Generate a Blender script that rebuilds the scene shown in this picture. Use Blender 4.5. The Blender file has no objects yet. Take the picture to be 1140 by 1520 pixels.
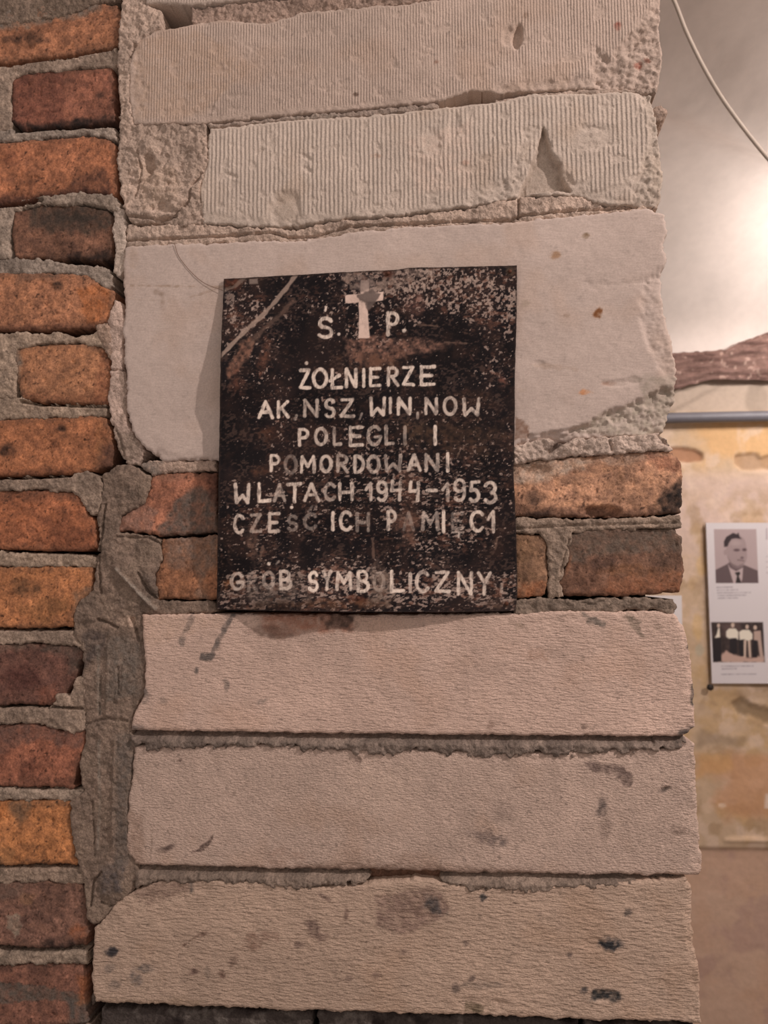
import bpy, math
import numpy as np
from mathutils import Matrix, Vector

# ------------------------------------------------------------------ camera, world, lights
IW, IH, F = 1140, 1520, 1142.0
CAM = np.array([0.0, -0.83, 1.5])
PITCH, YAW, ROLL = math.radians(5.0), math.radians(7.0), math.radians(-0.4)
scn = bpy.context.scene
COL = scn.collection
_R = Matrix.Rotation(YAW, 3, 'Z') @ Matrix.Rotation(math.pi / 2 + PITCH, 3, 'X') @ Matrix.Rotation(ROLL, 3, 'Z')
R = np.array(_R)
cd = bpy.data.cameras.new('camera'); cam = bpy.data.objects.new('camera', cd); COL.objects.link(cam)
cam.matrix_world = Matrix.Translation(Vector(CAM)) @ _R.to_4x4()
cd.sensor_fit = 'HORIZONTAL'; cd.sensor_width = 36.0; cd.lens = 36.0 * F / IW
cd.clip_start = 0.02
cd.dof.use_dof = True; cd.dof.focus_distance = 0.84; cd.dof.aperture_fstop = 10.0
scn.camera = cam

scn.view_settings.view_transform = 'Standard'; scn.view_settings.look = 'None'
scn.view_settings.gamma = 1.0; scn.view_settings.use_curve_mapping = False
scn.view_settings.exposure = 0.36
wd = bpy.data.worlds.new('world'); scn.world = wd; wd.use_nodes = True
wd.node_tree.nodes['Background'].inputs[0].default_value = (1.0, 0.85, 0.79, 1)
wd.node_tree.nodes['Background'].inputs[1].default_value = 0.40

def point_light(name, loc, power, radius, color):
    l = bpy.data.lights.new(name, 'POINT'); l.energy = power; l.shadow_soft_size = radius; l.color = color
    o = bpy.data.objects.new(name, l); COL.objects.link(o); o.location = loc
    return o
point_light('lamp_front_room', (1.75, -1.00, 3.00), 132.0, 0.03, (1.0, 0.87, 0.82))
LAMP2 = (1.10, 1.40, 2.27)
point_light('lamp_back_room', LAMP2, 19.0, 0.05, (1.0, 0.92, 0.88))

# ------------------------------------------------------------------ pixel <-> place
def ray(px, py):
    px = np.asarray(px, float); py = np.asarray(py, float)
    d = np.stack([(px - IW / 2) / F, -(py - IH / 2) / F, -np.ones_like(px)], -1)
    return d @ R.T
def W(px, py, y=0.0):
    """point on the vertical plane at depth y that the pixel looks at"""
    d = ray(px, py); t = (y - CAM[1]) / d[..., 1]
    return CAM + d * t[..., None]
def proj(P):
    q = (P - CAM) @ R
    return IW / 2 + F * q[..., 0] / -q[..., 2], IH / 2 - F * q[..., 1] / -q[..., 2]

# ------------------------------------------------------------------ noise and masks
def _h(ix, iy, s):
    n = (ix.astype(np.int64) * 374761393 + iy.astype(np.int64) * 668265263 + s * 974634777) & 0xffffffff
    n = ((n ^ (n >> 13)) * 1274126177) & 0xffffffff
    n = ((n ^ (n >> 15)) * 2246822519) & 0xffffffff
    return ((n ^ (n >> 16)) & 0xffffff) / float(0xffffff)
def vn(x, y, s=0):
    ix, iy = np.floor(x), np.floor(y); fx, fy = x - ix, y - iy
    fx = fx * fx * fx * (fx * (fx * 6 - 15) + 10); fy = fy * fy * fy * (fy * (fy * 6 - 15) + 10)
    a, b, c, d = _h(ix, iy, s), _h(ix + 1, iy, s), _h(ix, iy + 1, s), _h(ix + 1, iy + 1, s)
    return ((a * (1 - fx) + b * fx) * (1 - fy) + (c * (1 - fx) + d * fx) * fy) * 2 - 1
def fbm(x, y, sc, o=4, s=0, g=0.5):
    x = x / sc; y = y / sc; r = 0; a = 1.0; t = 0
    for k in range(o):
        r = r + a * vn(x, y, s + 17 * k); t += a; a *= g
        x, y = (x * 0.8 - y * 0.6) * 2.03 + 7.1, (x * 0.6 + y * 0.8) * 2.03 + 3.7
    return r / t
def ridge(x, y, sc, o=4, s=0):
    return 1 - 2 * np.abs(fbm(x, y, sc, o, s)) * 1.6
def sst(a, b, x):
    t = np.clip((x - a) / (b - a), 0, 1); return t * t * (3 - 2 * t)
def segd(x, y, pts, closed=False):
    best = np.full(x.shape, 1e18)
    n = len(pts)
    for i in range(n if closed else n - 1):
        ax, ay = pts[i]; bx, by = pts[(i + 1) % n]
        dx, dy = bx - ax, by - ay; L = dx * dx + dy * dy + 1e-12
        t = np.clip(((x - ax) * dx + (y - ay) * dy) / L, 0, 1)
        best = np.minimum(best, (x - ax - t * dx) ** 2 + (y - ay - t * dy) ** 2)
    return np.sqrt(best)
def sdf(x, y, pts):
    d = segd(x, y, pts, True); ins = np.zeros(x.shape, bool); n = len(pts)
    for i in range(n):
        ax, ay = pts[i]; bx, by = pts[(i + 1) % n]
        if ay == by: continue
        c = ((ay > y) != (by > y)) & (x < (bx - ax) * (y - ay) / (by - ay) + ax)
        ins ^= c
    return np.where(ins, d, -d)
def mpoly(x, y, pts, soft=1.5, jag=0, js=8, seed=0):
    """0..1 mask of a polygon"""
    m = np.zeros(x.shape); p = np.array(pts, float); e = soft + jag + 2
    b = (x > p[:, 0].min() - e) & (x < p[:, 0].max() + e) & (y > p[:, 1].min() - e) & (y < p[:, 1].max() + e)
    if b.any():
        s = sdf(x[b], y[b], pts)
        if jag: s = s + jag * fbm(x[b], y[b], js, 4, seed)
        m[b] = sst(-soft, soft, s)
    return m
def mline(x, y, pts, w, soft=1.0, jag=0, js=6, seed=0):
    m = np.zeros(x.shape); p = np.array(pts, float); e = w + soft + jag + 1
    b = (x > p[:, 0].min() - e) & (x < p[:, 0].max() + e) & (y > p[:, 1].min() - e) & (y < p[:, 1].max() + e)
    if b.any():
        s = w / 2 - segd(x[b], y[b], pts)
        if jag: s = s + jag * fbm(x[b], y[b], js, 3, seed)
        m[b] = sst(-soft, soft, s)
    return m
def mell(x, y, cx, cy, rx, ry, rot=0, soft=0.3, jag=0.25, js=10, seed=0):
    m = np.zeros(x.shape); e = max(rx, ry) * (1.4 + jag + soft)
    b = (abs(x - cx) < e) & (abs(y - cy) < e)
    if b.any():
        c, s = math.cos(rot), math.sin(rot); X, Y = x[b] - cx, y[b] - cy
        r = np.hypot((X * c + Y * s) / rx, (-X * s + Y * c) / ry)
        if jag: r = r + jag * fbm(x[b], y[b], js, 3, seed)
        m[b] = 1 - sst(1 - soft, 1 + soft, r)
    return m
def lin(c):
    c = np.clip(np.asarray(c, float) / 255.0, 0, 1)
    return np.where(c <= 0.04045, c / 12.92, ((c + 0.055) / 1.055) ** 2.4)
def mixc(base, col, m):
    return base * (1 - m[..., None]) + np.asarray(col, float) * m[..., None]
def flat(x, col):
    return np.zeros(x.shape + (3,)) + np.asarray(col, float)

# ------------------------------------------------------------------ materials
def nodes_of(m):
    m.use_nodes = True; nt = m.node_tree; b = nt.nodes['Principled BSDF']; return nt, b
def attr_mat(name, rough=0.9, fine=(900, 0.15), bumps=(), rib=None, spec=0.3, metallic=0.0):
    """colour from the mesh's Col attribute, varied by a fine noise; relief from noise bumps.
    bumps: (scale xyz, detail, height mm)"""
    m = bpy.data.materials.new(name); nt, b = nodes_of(m); N, L = nt.nodes, nt.links
    b.inputs['Roughness'].default_value = rough
    b.inputs['Specular IOR Level'].default_value = spec
    b.inputs['Metallic'].default_value = metallic
    a = N.new('ShaderNodeAttribute'); a.attribute_name = 'Col'
    tc = N.new('ShaderNodeTexCoord')
    no = N.new('ShaderNodeTexNoise'); no.inputs['Scale'].default_value = fine[0]; no.inputs['Detail'].default_value = 3
    L.new(tc.outputs['Object'], no.inputs['Vector'])
    mr = N.new('ShaderNodeMapRange'); mr.inputs[1].default_value = 0.3; mr.inputs[2].default_value = 0.7
    mr.inputs[3].default_value = 1 - fine[1]; mr.inputs[4].default_value = 1 + fine[1]
    L.new(no.outputs[0], mr.inputs[0])
    mx = N.new('ShaderNodeVectorMath'); mx.operation = 'SCALE'
    L.new(a.outputs['Color'], mx.inputs[0]); L.new(mr.outputs[0], mx.inputs['Scale'])
    L.new(mx.outputs[0], b.inputs['Base Color'])
    prev = None
    for sc, det, hmm, rot in bumps:
        mp = N.new('ShaderNodeMapping'); mp.inputs['Scale'].default_value = sc; mp.inputs['Rotation'].default_value = (0, rot, 0)
        L.new(tc.outputs['Object'], mp.inputs[0])
        n2 = N.new('ShaderNodeTexNoise'); n2.inputs['Scale'].default_value = 1; n2.inputs['Detail'].default_value = det
        L.new(mp.outputs[0], n2.inputs['Vector'])
        bp = N.new('ShaderNodeBump'); bp.inputs['Strength'].default_value = 1; bp.inputs['Distance'].default_value = hmm / 1000
        L.new(n2.outputs[0], bp.inputs['Height'])
        if prev: L.new(prev.outputs[0], bp.inputs['Normal'])
        prev = bp
    if rib:
        per, hmm = rib
        sx = N.new('ShaderNodeSeparateXYZ'); L.new(tc.outputs['Object'], sx.inputs[0])
        wn = N.new('ShaderNodeTexNoise'); wn.inputs['Scale'].default_value = 60; wn.inputs['Detail'].default_value = 2
        L.new(tc.outputs['Object'], wn.inputs['Vector'])
        ad = N.new('ShaderNodeMath'); ad.operation = 'MULTIPLY_ADD'; ad.inputs[1].default_value = per * 0.45
        L.new(wn.outputs[0], ad.inputs[0]); L.new(sx.outputs[0], ad.inputs[2])
        ml = N.new('ShaderNodeMath'); ml.operation = 'MULTIPLY'; ml.inputs[1].default_value = 2 * math.pi / per
        L.new(ad.outputs[0], ml.inputs[0])
        sn = N.new('ShaderNodeMath'); sn.operation = 'SINE'; L.new(ml.outputs[0], sn.inputs[0])
        ra = N.new('ShaderNodeAttribute'); ra.attribute_name = 'rib'
        m2 = N.new('ShaderNodeMath'); m2.operation = 'MULTIPLY'; L.new(sn.outputs[0], m2.inputs[0]); L.new(ra.outputs['Fac'], m2.inputs[1])
        bp = N.new('ShaderNodeBump'); bp.inputs['Strength'].default_value = 1; bp.inputs['Distance'].default_value = hmm / 1000
        L.new(m2.outputs[0], bp.inputs['Height'])
        if prev: L.new(prev.outputs[0], bp.inputs['Normal'])
        prev = bp
    if prev: L.new(prev.outputs[0], b.inputs['Normal'])
    return m
def plain_mat(name, col, rough=0.6, metallic=0.0, spec=0.4):
    m = bpy.data.materials.new(name); nt, b = nodes_of(m); N, L = nt.nodes, nt.links
    tc = N.new('ShaderNodeTexCoord'); no = N.new('ShaderNodeTexNoise'); no.inputs['Scale'].default_value = 35; no.inputs['Detail'].default_value = 5
    L.new(tc.outputs['Object'], no.inputs['Vector'])
    mr = N.new('ShaderNodeMapRange'); mr.inputs[3].default_value = 0.8; mr.inputs[4].default_value = 1.2
    L.new(no.outputs[0], mr.inputs[0])
    vm = N.new('ShaderNodeVectorMath'); vm.operation = 'SCALE'; vm.inputs[0].default_value = tuple(lin(col))
    L.new(mr.outputs[0], vm.inputs['Scale']); L.new(vm.outputs[0], b.inputs['Base Color'])
    b.inputs['Roughness'].default_value = rough; b.inputs['Metallic'].default_value = metallic
    b.inputs['Specular IOR Level'].default_value = spec
    return m
M_BLOCK_RIB = attr_mat('ribbed_block_1', 0.95, (700, 0.16), [((500, 500, 500), 4, 0.5, 0)], (0.0034, 0.30))
M_BLOCK_RIB2 = attr_mat('ribbed_block_2', 0.95, (700, 0.16), [((500, 500, 500), 4, 0.5, 0)], (0.0050, 0.48))
M_BLOCK_SMOOTH = attr_mat('smooth_block', 0.95, (600, 0.09), [((120, 400, 500), 4, 0.35, 0)])
M_BLOCK_RIPPLE = attr_mat('rippled_block', 0.95, (650, 0.17), [((150, 300, 560), 3, 2.3, 0.08), ((600, 600, 900), 2, 0.5, 0)])
M_BLOCK_GRAIN = attr_mat('grained_block', 0.95, (650, 0.18), [((240, 300, 600), 3, 2.0, 0.05), ((700, 700, 900), 2, 0.6, 0)])
M_BLOCK_RIPPLE2 = attr_mat('rippled_block_low', 0.95, (650, 0.18), [((115, 260, 430), 3, 3.2, 0.22), ((700, 700, 700), 2, 0.5, 0)])
M_BRICK = attr_mat('brick', 0.9, (420, 0.3), [((220, 220, 220), 5, 1.1, 0), ((800, 800, 800), 2, 0.4, 0)])
M_MORTAR = attr_mat('mortar', 0.97, (500, 0.26), [((200, 200, 200), 7, 3.2, 0), ((900, 900, 900), 2, 0.5, 0)])
M_CRUMB = attr_mat('lime_mortar', 0.97, (500, 0.2), [((200, 200, 200), 7, 3.4, 0), ((900, 900, 900), 2, 0.6, 0)])
M_PLAQUE = attr_mat('painted_sheet', 0.8, (1500, 0.10), [((300, 300, 300), 5, 0.25, 0)], spec=0.12)
M_PLASTER = attr_mat('plaster', 0.95, (60, 0.05), [((14, 14, 14), 6, 3.0, 0), ((90, 90, 90), 4, 0.6, 0)])
M_CEIL = attr_mat('limewash', 0.95, (40, 0.03), [((9, 9, 9), 5, 1.8, 0), ((70, 70, 70), 4, 0.3, 0)])
M_PRINT = attr_mat('printed_board', 0.5, (200, 0.01), [], spec=0.3)
M_TIMBER = attr_mat('old_timber', 0.9, (90, 0.12), [((8, 60, 90), 5, 5, 0)])

# ------------------------------------------------------------------ mesh building
def link(o, parent=None):
    COL.objects.link(o)
    if parent is not None: o.parent = parent
    return o
def mesh_obj(name, V, Fq, mat, parent=None, col=None, rib=None, smooth=True, center=True, tris=None):
    V = np.asarray(V, float)
    org = (V.min(0) + V.max(0)) / 2 if center else np.zeros(3)
    me = bpy.data.meshes.new(name)
    nq = len(Fq); nt = 0 if tris is None else len(tris)
    me.vertices.add(len(V)); me.vertices.foreach_set('co', (V - org).ravel())
    idx = np.asarray(Fq, np.int32).ravel()
    if nt: idx = np.concatenate([idx, np.asarray(tris, np.int32).ravel()])
    me.loops.add(len(idx)); me.loops.foreach_set('vertex_index', idx)
    st = np.concatenate([np.arange(nq) * 4, nq * 4 + np.arange(nt) * 3]).astype(np.int32)
    me.polygons.add(nq + nt); me.polygons.foreach_set('loop_start', st)
    me.update(calc_edges=True)
    me.polygons.foreach_set('use_smooth', np.full(nq + nt, smooth))
    if col is not None:
        at = me.color_attributes.new('Col', 'FLOAT_COLOR', 'POINT')
        c = np.ones((len(V), 4)); c[:, :3] = lin(col); at.data.foreach_set('color', c.ravel())
    if rib is not None:
        at = me.attributes.new('rib', 'FLOAT', 'POINT'); at.data.foreach_set('value', np.asarray(rib, float))
    me.validate(); me.materials.append(mat)
    o = bpy.data.objects.new(name, me); o.location = org
    return link(o, parent)

def slab(name, poly, mat, hf, cf, parent, res=1.4, jag=1.0, js=9, rnd=4.0, back=30, ribf=None, seed=0, rag=0):
    """a piece of the wall: front relief on a grid inside the outline, sides running back. mm."""
    P = W(*np.array(poly, float).T); q = np.stack([P[:, 0], P[:, 2]], -1) * 1000
    x0, z0 = q.min(0) - 3; x1, z1 = q.max(0) + 3
    gx = np.arange(x0, x1 + res, res); gz = np.arange(z0, z1 + res, res)
    X, Z = np.meshgrid(gx, gz, indexing='ij')
    sd = sdf(X, Z, [tuple(p) for p in q])
    sd = sd + jag * 1.3 * fbm(X, Z, js, 4, seed + 5) + .8 * jag * fbm(X, Z, 3.2, 2, seed + 4)
    if rag: sd = sd + rag * fbm(X, Z, js * 3, 4, seed + 6)
    cc = (sd[:-1, :-1] + sd[1:, :-1] + sd[1:, 1:] + sd[:-1, 1:]) / 4 > 0
    used = np.zeros(sd.shape, bool)
    for a, b in ((0, 0), (1, 0), (1, 1), (0, 1)):
        used[a:a + cc.shape[0], b:b + cc.shape[1]] |= cc
    allc = np.ones(sd.shape, int) * 0
    for a, b in ((0, 0), (1, 0), (1, 1), (0, 1)):
        allc[a:a + cc.shape[0], b:b + cc.shape[1]] += cc
    bnd = used & (allc < 4)
    g0, g1 = np.gradient(sd, res); gg = g0 * g0 + g1 * g1 + 0.05
    st = np.clip(sd / gg, -res, res)
    X = np.where(bnd, X - np.clip(st * g0, -res * .7, res * .7), X); Z = np.where(bnd, Z - np.clip(st * g1, -res * .7, res * .7), Z)
    sdc = np.where(bnd, 0, np.maximum(sd, 0))
    px, py = proj(np.stack([X, X * 0, Z], -1) / 1000 * np.array([1, 0, 1]))
    h = hf(px, py, sdc, X, Z, seed)
    t = np.clip(sdc / rnd, 0, 1); h = h - rnd * (0.55 + .5 * fbm(X, Z, 11, 3, seed + 8)) * (1 - np.sqrt(1 - (1 - t) ** 2 + 1e-9))
    col = cf(px, py, sdc, X, Z, seed)
    rb = ribf(px, py, sdc, X, Z, seed) if ribf else None
    idm = -np.ones(sd.shape, np.int64); idm[used] = np.arange(used.sum())
    V = np.stack([X[used], -h[used], Z[used]], -1); V[:, 1] += 0
    C = col[used]; RB = rb[used] if rb is not None else None
    ii, jj = np.nonzero(cc)
    Q = np.stack([idm[ii, jj], idm[ii + 1, jj], idm[ii + 1, jj + 1], idm[ii, jj + 1]], -1)
    # border edges -> skirt
    pad = np.zeros((cc.shape[0] + 2, cc.shape[1] + 2), bool); pad[1:-1, 1:-1] = cc
    E = []
    for di, dj, a, b in ((0, -1, (0, 0), (1, 0)), (1, 0, (1, 0), (1, 1)), (0, 1, (1, 1), (0, 1)), (-1, 0, (0, 1), (0, 0))):
        nb = pad[1 + di:1 + di + cc.shape[0], 1 + dj:1 + dj + cc.shape[1]]
        e = cc & ~nb; i, j = np.nonzero(e)
        E.append(np.stack([idm[i + a[0], j + a[1]], idm[i + b[0], j + b[1]]], -1))
    E = np.concatenate(E)
    bi = np.unique(E); n = len(V)
    mp = -np.ones(n, np.int64); mp[bi] = n + np.arange(len(bi))
    VB = V[bi].copy(); VB[:, 1] = back
    S = np.stack([E[:, 1], E[:, 0], mp[E[:, 0]], mp[E[:, 1]]], -1)
    V = np.concatenate([V, VB]); C = np.concatenate([C, C[bi]])
    if RB is not None: RB = np.concatenate([RB, RB[bi] * 0])
    Q = np.concatenate([Q, S])
    return mesh_obj(name, V / 1000, Q, mat, parent, C, RB)

def tube(name, pts, r, mat, parent=None, n=10, cap=True):
    pts = np.array(pts, float); V = []; Q = []
    m = len(pts); T = np.gradient(pts, axis=0); T /= np.linalg.norm(T, axis=1)[:, None] + 1e-12
    up = np.array([0.0, 0, 1.0]) if abs(T[0][2]) < 0.9 else np.array([0, 1.0, 0])
    for i in range(m):
        a = np.cross(T[i], up); a /= np.linalg.norm(a); b = np.cross(a, T[i]); up = b
        rr = r[i] if np.ndim(r) else r
        for k in range(n):
            t = 2 * math.pi * k / n; V.append(pts[i] + rr * (math.cos(t) * a + math.sin(t) * b))
    for i in range(m - 1):
        for k in range(n):
            k2 = (k + 1) % n; Q.append((i * n + k, i * n + k2, (i + 1) * n + k2, (i + 1) * n + k))
    tr = []
    if cap:
        V += [pts[0], pts[-1]]
        for k in range(n):
            k2 = (k + 1) % n; tr.append((m * n, k2, k)); tr.append((m * n + 1, (m - 1) * n + k, (m - 1) * n + k2))
    return mesh_obj(name, V, Q, mat, parent, tris=tr if tr else None)
def spline(pts, n=40):
    """Catmull-Rom through points"""
    p = np.array(pts, float); p = np.vstack([2 * p[0] - p[1], p, 2 * p[-1] - p[-2]]); out = []
    for i in range(1, len(p) - 2):
        for t in np.linspace(0, 1, n, endpoint=False):
            a, b, c, d = p[i - 1], p[i], p[i + 1], p[i + 2]
            out.append(0.5 * ((2 * b) + (c - a) * t + (2 * a - 5 * b + 4 * c - d) * t * t + (3 * b - a - 3 * c + d) * t ** 3))
    out.append(p[-2]); return np.array(out)
def tagged(o, label=None, cat=None, group=None, kind=None):
    if label: o['label'] = label
    if cat: o['category'] = cat
    if group: o['group'] = group
    if kind: o['kind'] = kind
    return o
def grid_surface(name, gx, gy, f, mat, colf, parent=None, flip=False):
    A, B = np.meshgrid(gx, gy, indexing='ij'); P = f(A, B)
    n, m = A.shape; i = np.arange(n * m).reshape(n, m)
    Q = np.stack([i[:-1, :-1], i[1:, :-1], i[1:, 1:], i[:-1, 1:]], -1).reshape(-1, 4)
    if flip: Q = Q[:, ::-1]
    return mesh_obj(name, P.reshape(-1, 3), Q, mat, parent, colf(A, B, P).reshape(-1, 3), center=False)

# ------------------------------------------------------------------ the near wall
wall = bpy.data.objects.new('wall_front', None); COL.objects.link(wall)
tagged(wall, 'rough wall of orange bricks and pale ribbed blocks that carries the black plaque', kind='structure')

# -- bricks on the left: outline, base colour, stains [(kind, data, colour, strength)]
GREY = (122, 112, 102); LGREY = (150, 138, 124); LIME = (196, 182, 168); DARK = (52, 44, 40)
def brick_h(lift=0.0, rough=1.0, dents=()):
    def f(px, py, sd, X, Z, s):
        h = lift + 1.2 * rough * fbm(X, Z, 34, 3, s) + 1.1 * rough * fbm(X, Z, 9, 4, s + 3)
        pit = fbm(X, Z, 3.4, 2, s + 9); h = h - 1.5 * sst(0.48, 0.75, pit)
        for d in dents: h = h - d[5] * mell(px, py, d[0], d[1], d[2], d[3], d[4], 0.35, 0.3, 8, s)
        return h
    return f
def brick_c(base, stains=(), pits=1.0, edge=0.35, seed=0, mott=1.0, second=None):
    b = np.array(base, float); b = b * .84 + b.mean() * .16 + np.array([6, 9, 8])
    def f(px, py, sd, X, Z, s):
        c = flat(px, b)
        n = fbm(X, Z, 30, 4, s + 21); c = c * (1 + 0.22 * mott * n[..., None])
        if second is not None: c = mixc(c, second, sst(0.0, 0.4, fbm(X, Z, 24, 4, s + 31)) * 0.8)
        n2 = fbm(X, Z, 6, 4, s + 41); c = c * (1 + 0.26 * mott * n2[..., None] * np.array([1.0, 1.0, 0.9]))
        c = mixc(c, b * 1.25 + 12, sst(0.35, 0.7, fbm(X, Z, 7, 3, s + 45)) * 0.35)
        c = mixc(c, (48, 32, 26), sst(0.46, 0.66, fbm(X, Z, 3.6, 3, s + 51)) * 0.65 * pits)
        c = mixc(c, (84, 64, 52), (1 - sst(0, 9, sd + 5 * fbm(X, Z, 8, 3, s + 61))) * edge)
        for k, d, col, st in stains:
            if k == 'p': m = mpoly(px, py, d, 5, 8, 14, s + 70)
            elif k == 'P': m = mpoly(px, py, d, 1.5, 5, 9, s + 70)
            elif k == 'e': m = mell(px, py, d[0], d[1], d[2], d[3], 0, 0.5, 0.6, 12, s + 80)
            else: m = mline(px, py, d[0], d[1], 2, 2, 8, s + 90)
            m = m * st * (0.75 + 0.5 * fbm(px, py, 7, 3, s + 99))
            c = mixc(c, col, np.clip(m, 0, 1))
        return c
    return f
NEAR_BLACK = (34, 26, 24)  # near-black for spots and some lower edges of the bricks
BR = (168, 100, 68)
left_bricks = [
 ([(-170,28),(-30,8),(140,2),(172,6),(181,22),(177,68),(100,80),(0,93),(-30,97),(-170,120)], (160,98,66), [('p',[(-60,-10),(150,-10),(150,14),(90,28),(50,34),(20,46),(-60,44)],GREY,.9),('e',(45,55,22,10),NEAR_BLACK,.55),('e',(12,58,10,5),NEAR_BLACK,.5)]),
 ([(15,116),(30,107),(100,100),(164,97),(169,120),(168,178),(120,185),(28,192),(14,178)], (148,86,64), [('p',[(10,100),(92,98),(93,196),(10,196)],(88,52,44),.5),('p',[(10,180),(60,182),(160,172),(172,178),(172,200),(10,200)],NEAR_BLACK,.95),('e',(147,138,6,4),NEAR_BLACK,.5)]),
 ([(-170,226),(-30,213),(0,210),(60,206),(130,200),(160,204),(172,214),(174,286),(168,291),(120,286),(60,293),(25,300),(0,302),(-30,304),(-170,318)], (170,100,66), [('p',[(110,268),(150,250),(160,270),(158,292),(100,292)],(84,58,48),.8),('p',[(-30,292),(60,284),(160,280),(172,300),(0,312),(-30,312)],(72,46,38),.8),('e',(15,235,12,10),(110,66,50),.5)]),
 ([(18,312),(60,303),(120,302),(160,309),(166,320),(165,378),(158,384),(100,384),(20,381),(14,350)], (128,82,62), [('p',[(40,300),(165,300),(165,335),(130,345),(90,343),(45,338)],(72,62,54),.85),('e',(95,322,38,12),(58,50,44),.8),('p',[(100,375),(160,370),(165,390),(90,390)],NEAR_BLACK,.85)]),
 ([(-170,412),(-30,406),(75,404),(130,408),(152,424),(168,430),(168,465),(160,480),(130,489),(100,489),(0,492),(-30,492),(-170,494)], (172,108,74), [('p',[(112,430),(150,420),(165,440),(160,475),(130,478)],(190,112,62),.55),('e',(86,424,7,5),NEAR_BLACK,.7),('p',[(-30,484),(110,482),(150,482),(150,498),(-30,498)],(80,52,42),.7),('p',[(20,402),(90,402),(80,416),(25,416)],(112,88,74),.6)]),
 ([(20,517),(60,510),(110,508),(150,514),(162,528),(163,595),(155,600),(60,597),(30,592),(21,560)], (172,110,74), [('p',[(10,512),(28,512),(28,594),(10,594)],GREY,.8),('p',[(150,520),(168,520),(168,602),(140,602)],(120,72,52),.5),('p',[(20,585),(160,588),(160,604),(20,602)],(116,74,54),.5)]),
 ([(-170,630),(-30,624),(0,622),(60,619),(155,617),(163,640),(168,670),(160,690),(140,699),(100,704),(0,707),(-30,708),(-170,710)], (166,98,62), [('p',[(142,640),(150,630),(154,680),(145,690)],(206,146,98),.45),('e',(12,668,11,8),NEAR_BLACK,.75),('e',(90,636,6,5),NEAR_BLACK,.7),('p',[(150,660),(172,660),(168,695),(145,700)],(92,66,56),.8),('p',[(-30,696),(110,692),(110,712),(-30,712)],(100,62,46),.6)]),
 ([(-170,732),(-30,729),(60,727),(108,730),(120,740),(132,765),(142,775),(143,812),(120,819),(0,815),(-30,815),(-170,812)], (164,92,58), [('p',[(-30,722),(110,724),(125,745),(60,742),(-30,740)],(104,72,58),.6),('p',[(60,770),(140,785),(140,820),(80,820)],(118,72,54),.4)]),
 ([(-170,846),(-30,843),(60,840),(136,842),(138,876),(121,891),(109,914),(111,931),(60,933),(0,931),(-30,931),(-170,928)], (188,114,68), [('e',(30,870,14,16),(84,62,46),.8),('e',(52,874,8,10),(84,62,46),.75),('p',[(25,898),(100,885),(105,905),(70,925),(30,912)],(112,80,52),.55),('p',[(110,880),(140,870),(140,895),(110,915)],(122,100,84),.7),('e',(90,925,14,8),(100,70,50),.5)]),
 ([(-170,958),(-30,958),(60,955),(115,960),(126,974),(114,990),(110,1012),(88,1040),(76,1048),(0,1047),(-170,1044)], (116,72,60), [('p',[(60,955),(120,955),(120,990),(100,1000),(95,975),(60,965)],(88,78,70),.7),('e',(30,1005,30,18),(74,42,38),.6),('p',[(50,1020),(80,1015),(85,1040),(55,1048)],(150,92,70),.5),('p',[(-30,950),(60,950),(50,965),(-30,968)],(120,104,92),.6)]),
 ([(-170,1082),(-30,1078),(50,1073),(90,1085),(125,1080),(126,1102),(116,1135),(106,1165),(112,1171),(0,1168),(-170,1162)], (154,88,64), [('p',[(-30,1070),(60,1070),(110,1085),(126,1085),(120,1110),(60,1100),(30,1105),(-30,1125)],(104,84,78),.6),('e',(40,1145,16,14),(92,58,48),.6),('p',[(30,1155),(120,1150),(110,1175),(20,1175)],(104,72,58),.5)]),
 ([(-170,1192),(-30,1190),(60,1188),(105,1190),(107,1230),(112,1275),(122,1280),(115,1284),(40,1285),(0,1284),(-170,1278)], (194,118,66), [('p',[(10,1188),(45,1188),(48,1200),(36,1215),(30,1228),(20,1215),(12,1205)],(116,92,72),.85),('p',[(-30,1185),(14,1188),(8,1215),(-30,1230)],(170,104,58),.6),('P',[(55,1205),(90,1215),(95,1222),(60,1214)],(140,92,58),.5),('p',[(-30,1250),(20,1265),(15,1286),(-30,1286)],(130,100,70),.5)]),
 ([(-170,1316),(-30,1313),(60,1310),(120,1312),(127,1325),(129,1380),(126,1405),(60,1410),(0,1406),(-170,1400)], (132,88,72), [('P',[(8,1362),(25,1358),(35,1375),(22,1392),(10,1380)],(158,146,128),.8),('P',[(30,1326),(50,1330),(45,1345),(28,1340)],(150,114,84),.6),('p',[(105,1380),(128,1375),(128,1405),(110,1408)],(164,98,64),.6),('p',[(-30,1308),(40,1308),(30,1330),(-30,1340)],(110,92,82),.6),('p',[(60,1400),(126,1392),(126,1412),(60,1412)],NEAR_BLACK,.7)]),
 ([(-170,1440),(-30,1436),(60,1432),(122,1433),(127,1455),(127,1524),(40,1528),(-170,1524)], (126,78,62), [('P',[(-30,1455),(20,1462),(70,1468),(120,1478),(124,1492),(70,1486),(10,1492),(-30,1486)],(98,90,82),.9),('p',[(98,1488),(130,1488),(130,1540),(98,1540)],(96,90,84),.9),('p',[(112,1452),(128,1450),(128,1492),(114,1490)],(170,104,66),.7)]),
 ([(-170,1548),(60,1550),(128,1552),(128,1640),(-170,1640)], (140,84,60), []),
 ([(-170,-90),(60,-110),(170,-112),(176,-40),(60,-28),(-170,-5)], (140,84,60), []),
]
for k, (poly, base, st) in enumerate(left_bricks):
    lift = [-1.5, -3, -1, -3, 0, -2, -1, -1.5, -1, -3, -1.5, -1, -2, -3, -2, -2][k]
    slab('brick', poly, M_BRICK, brick_h(lift), brick_c(base, st), wall, seed=100 + k * 7, jag=1.5, rnd=4.5, back=100)
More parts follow.
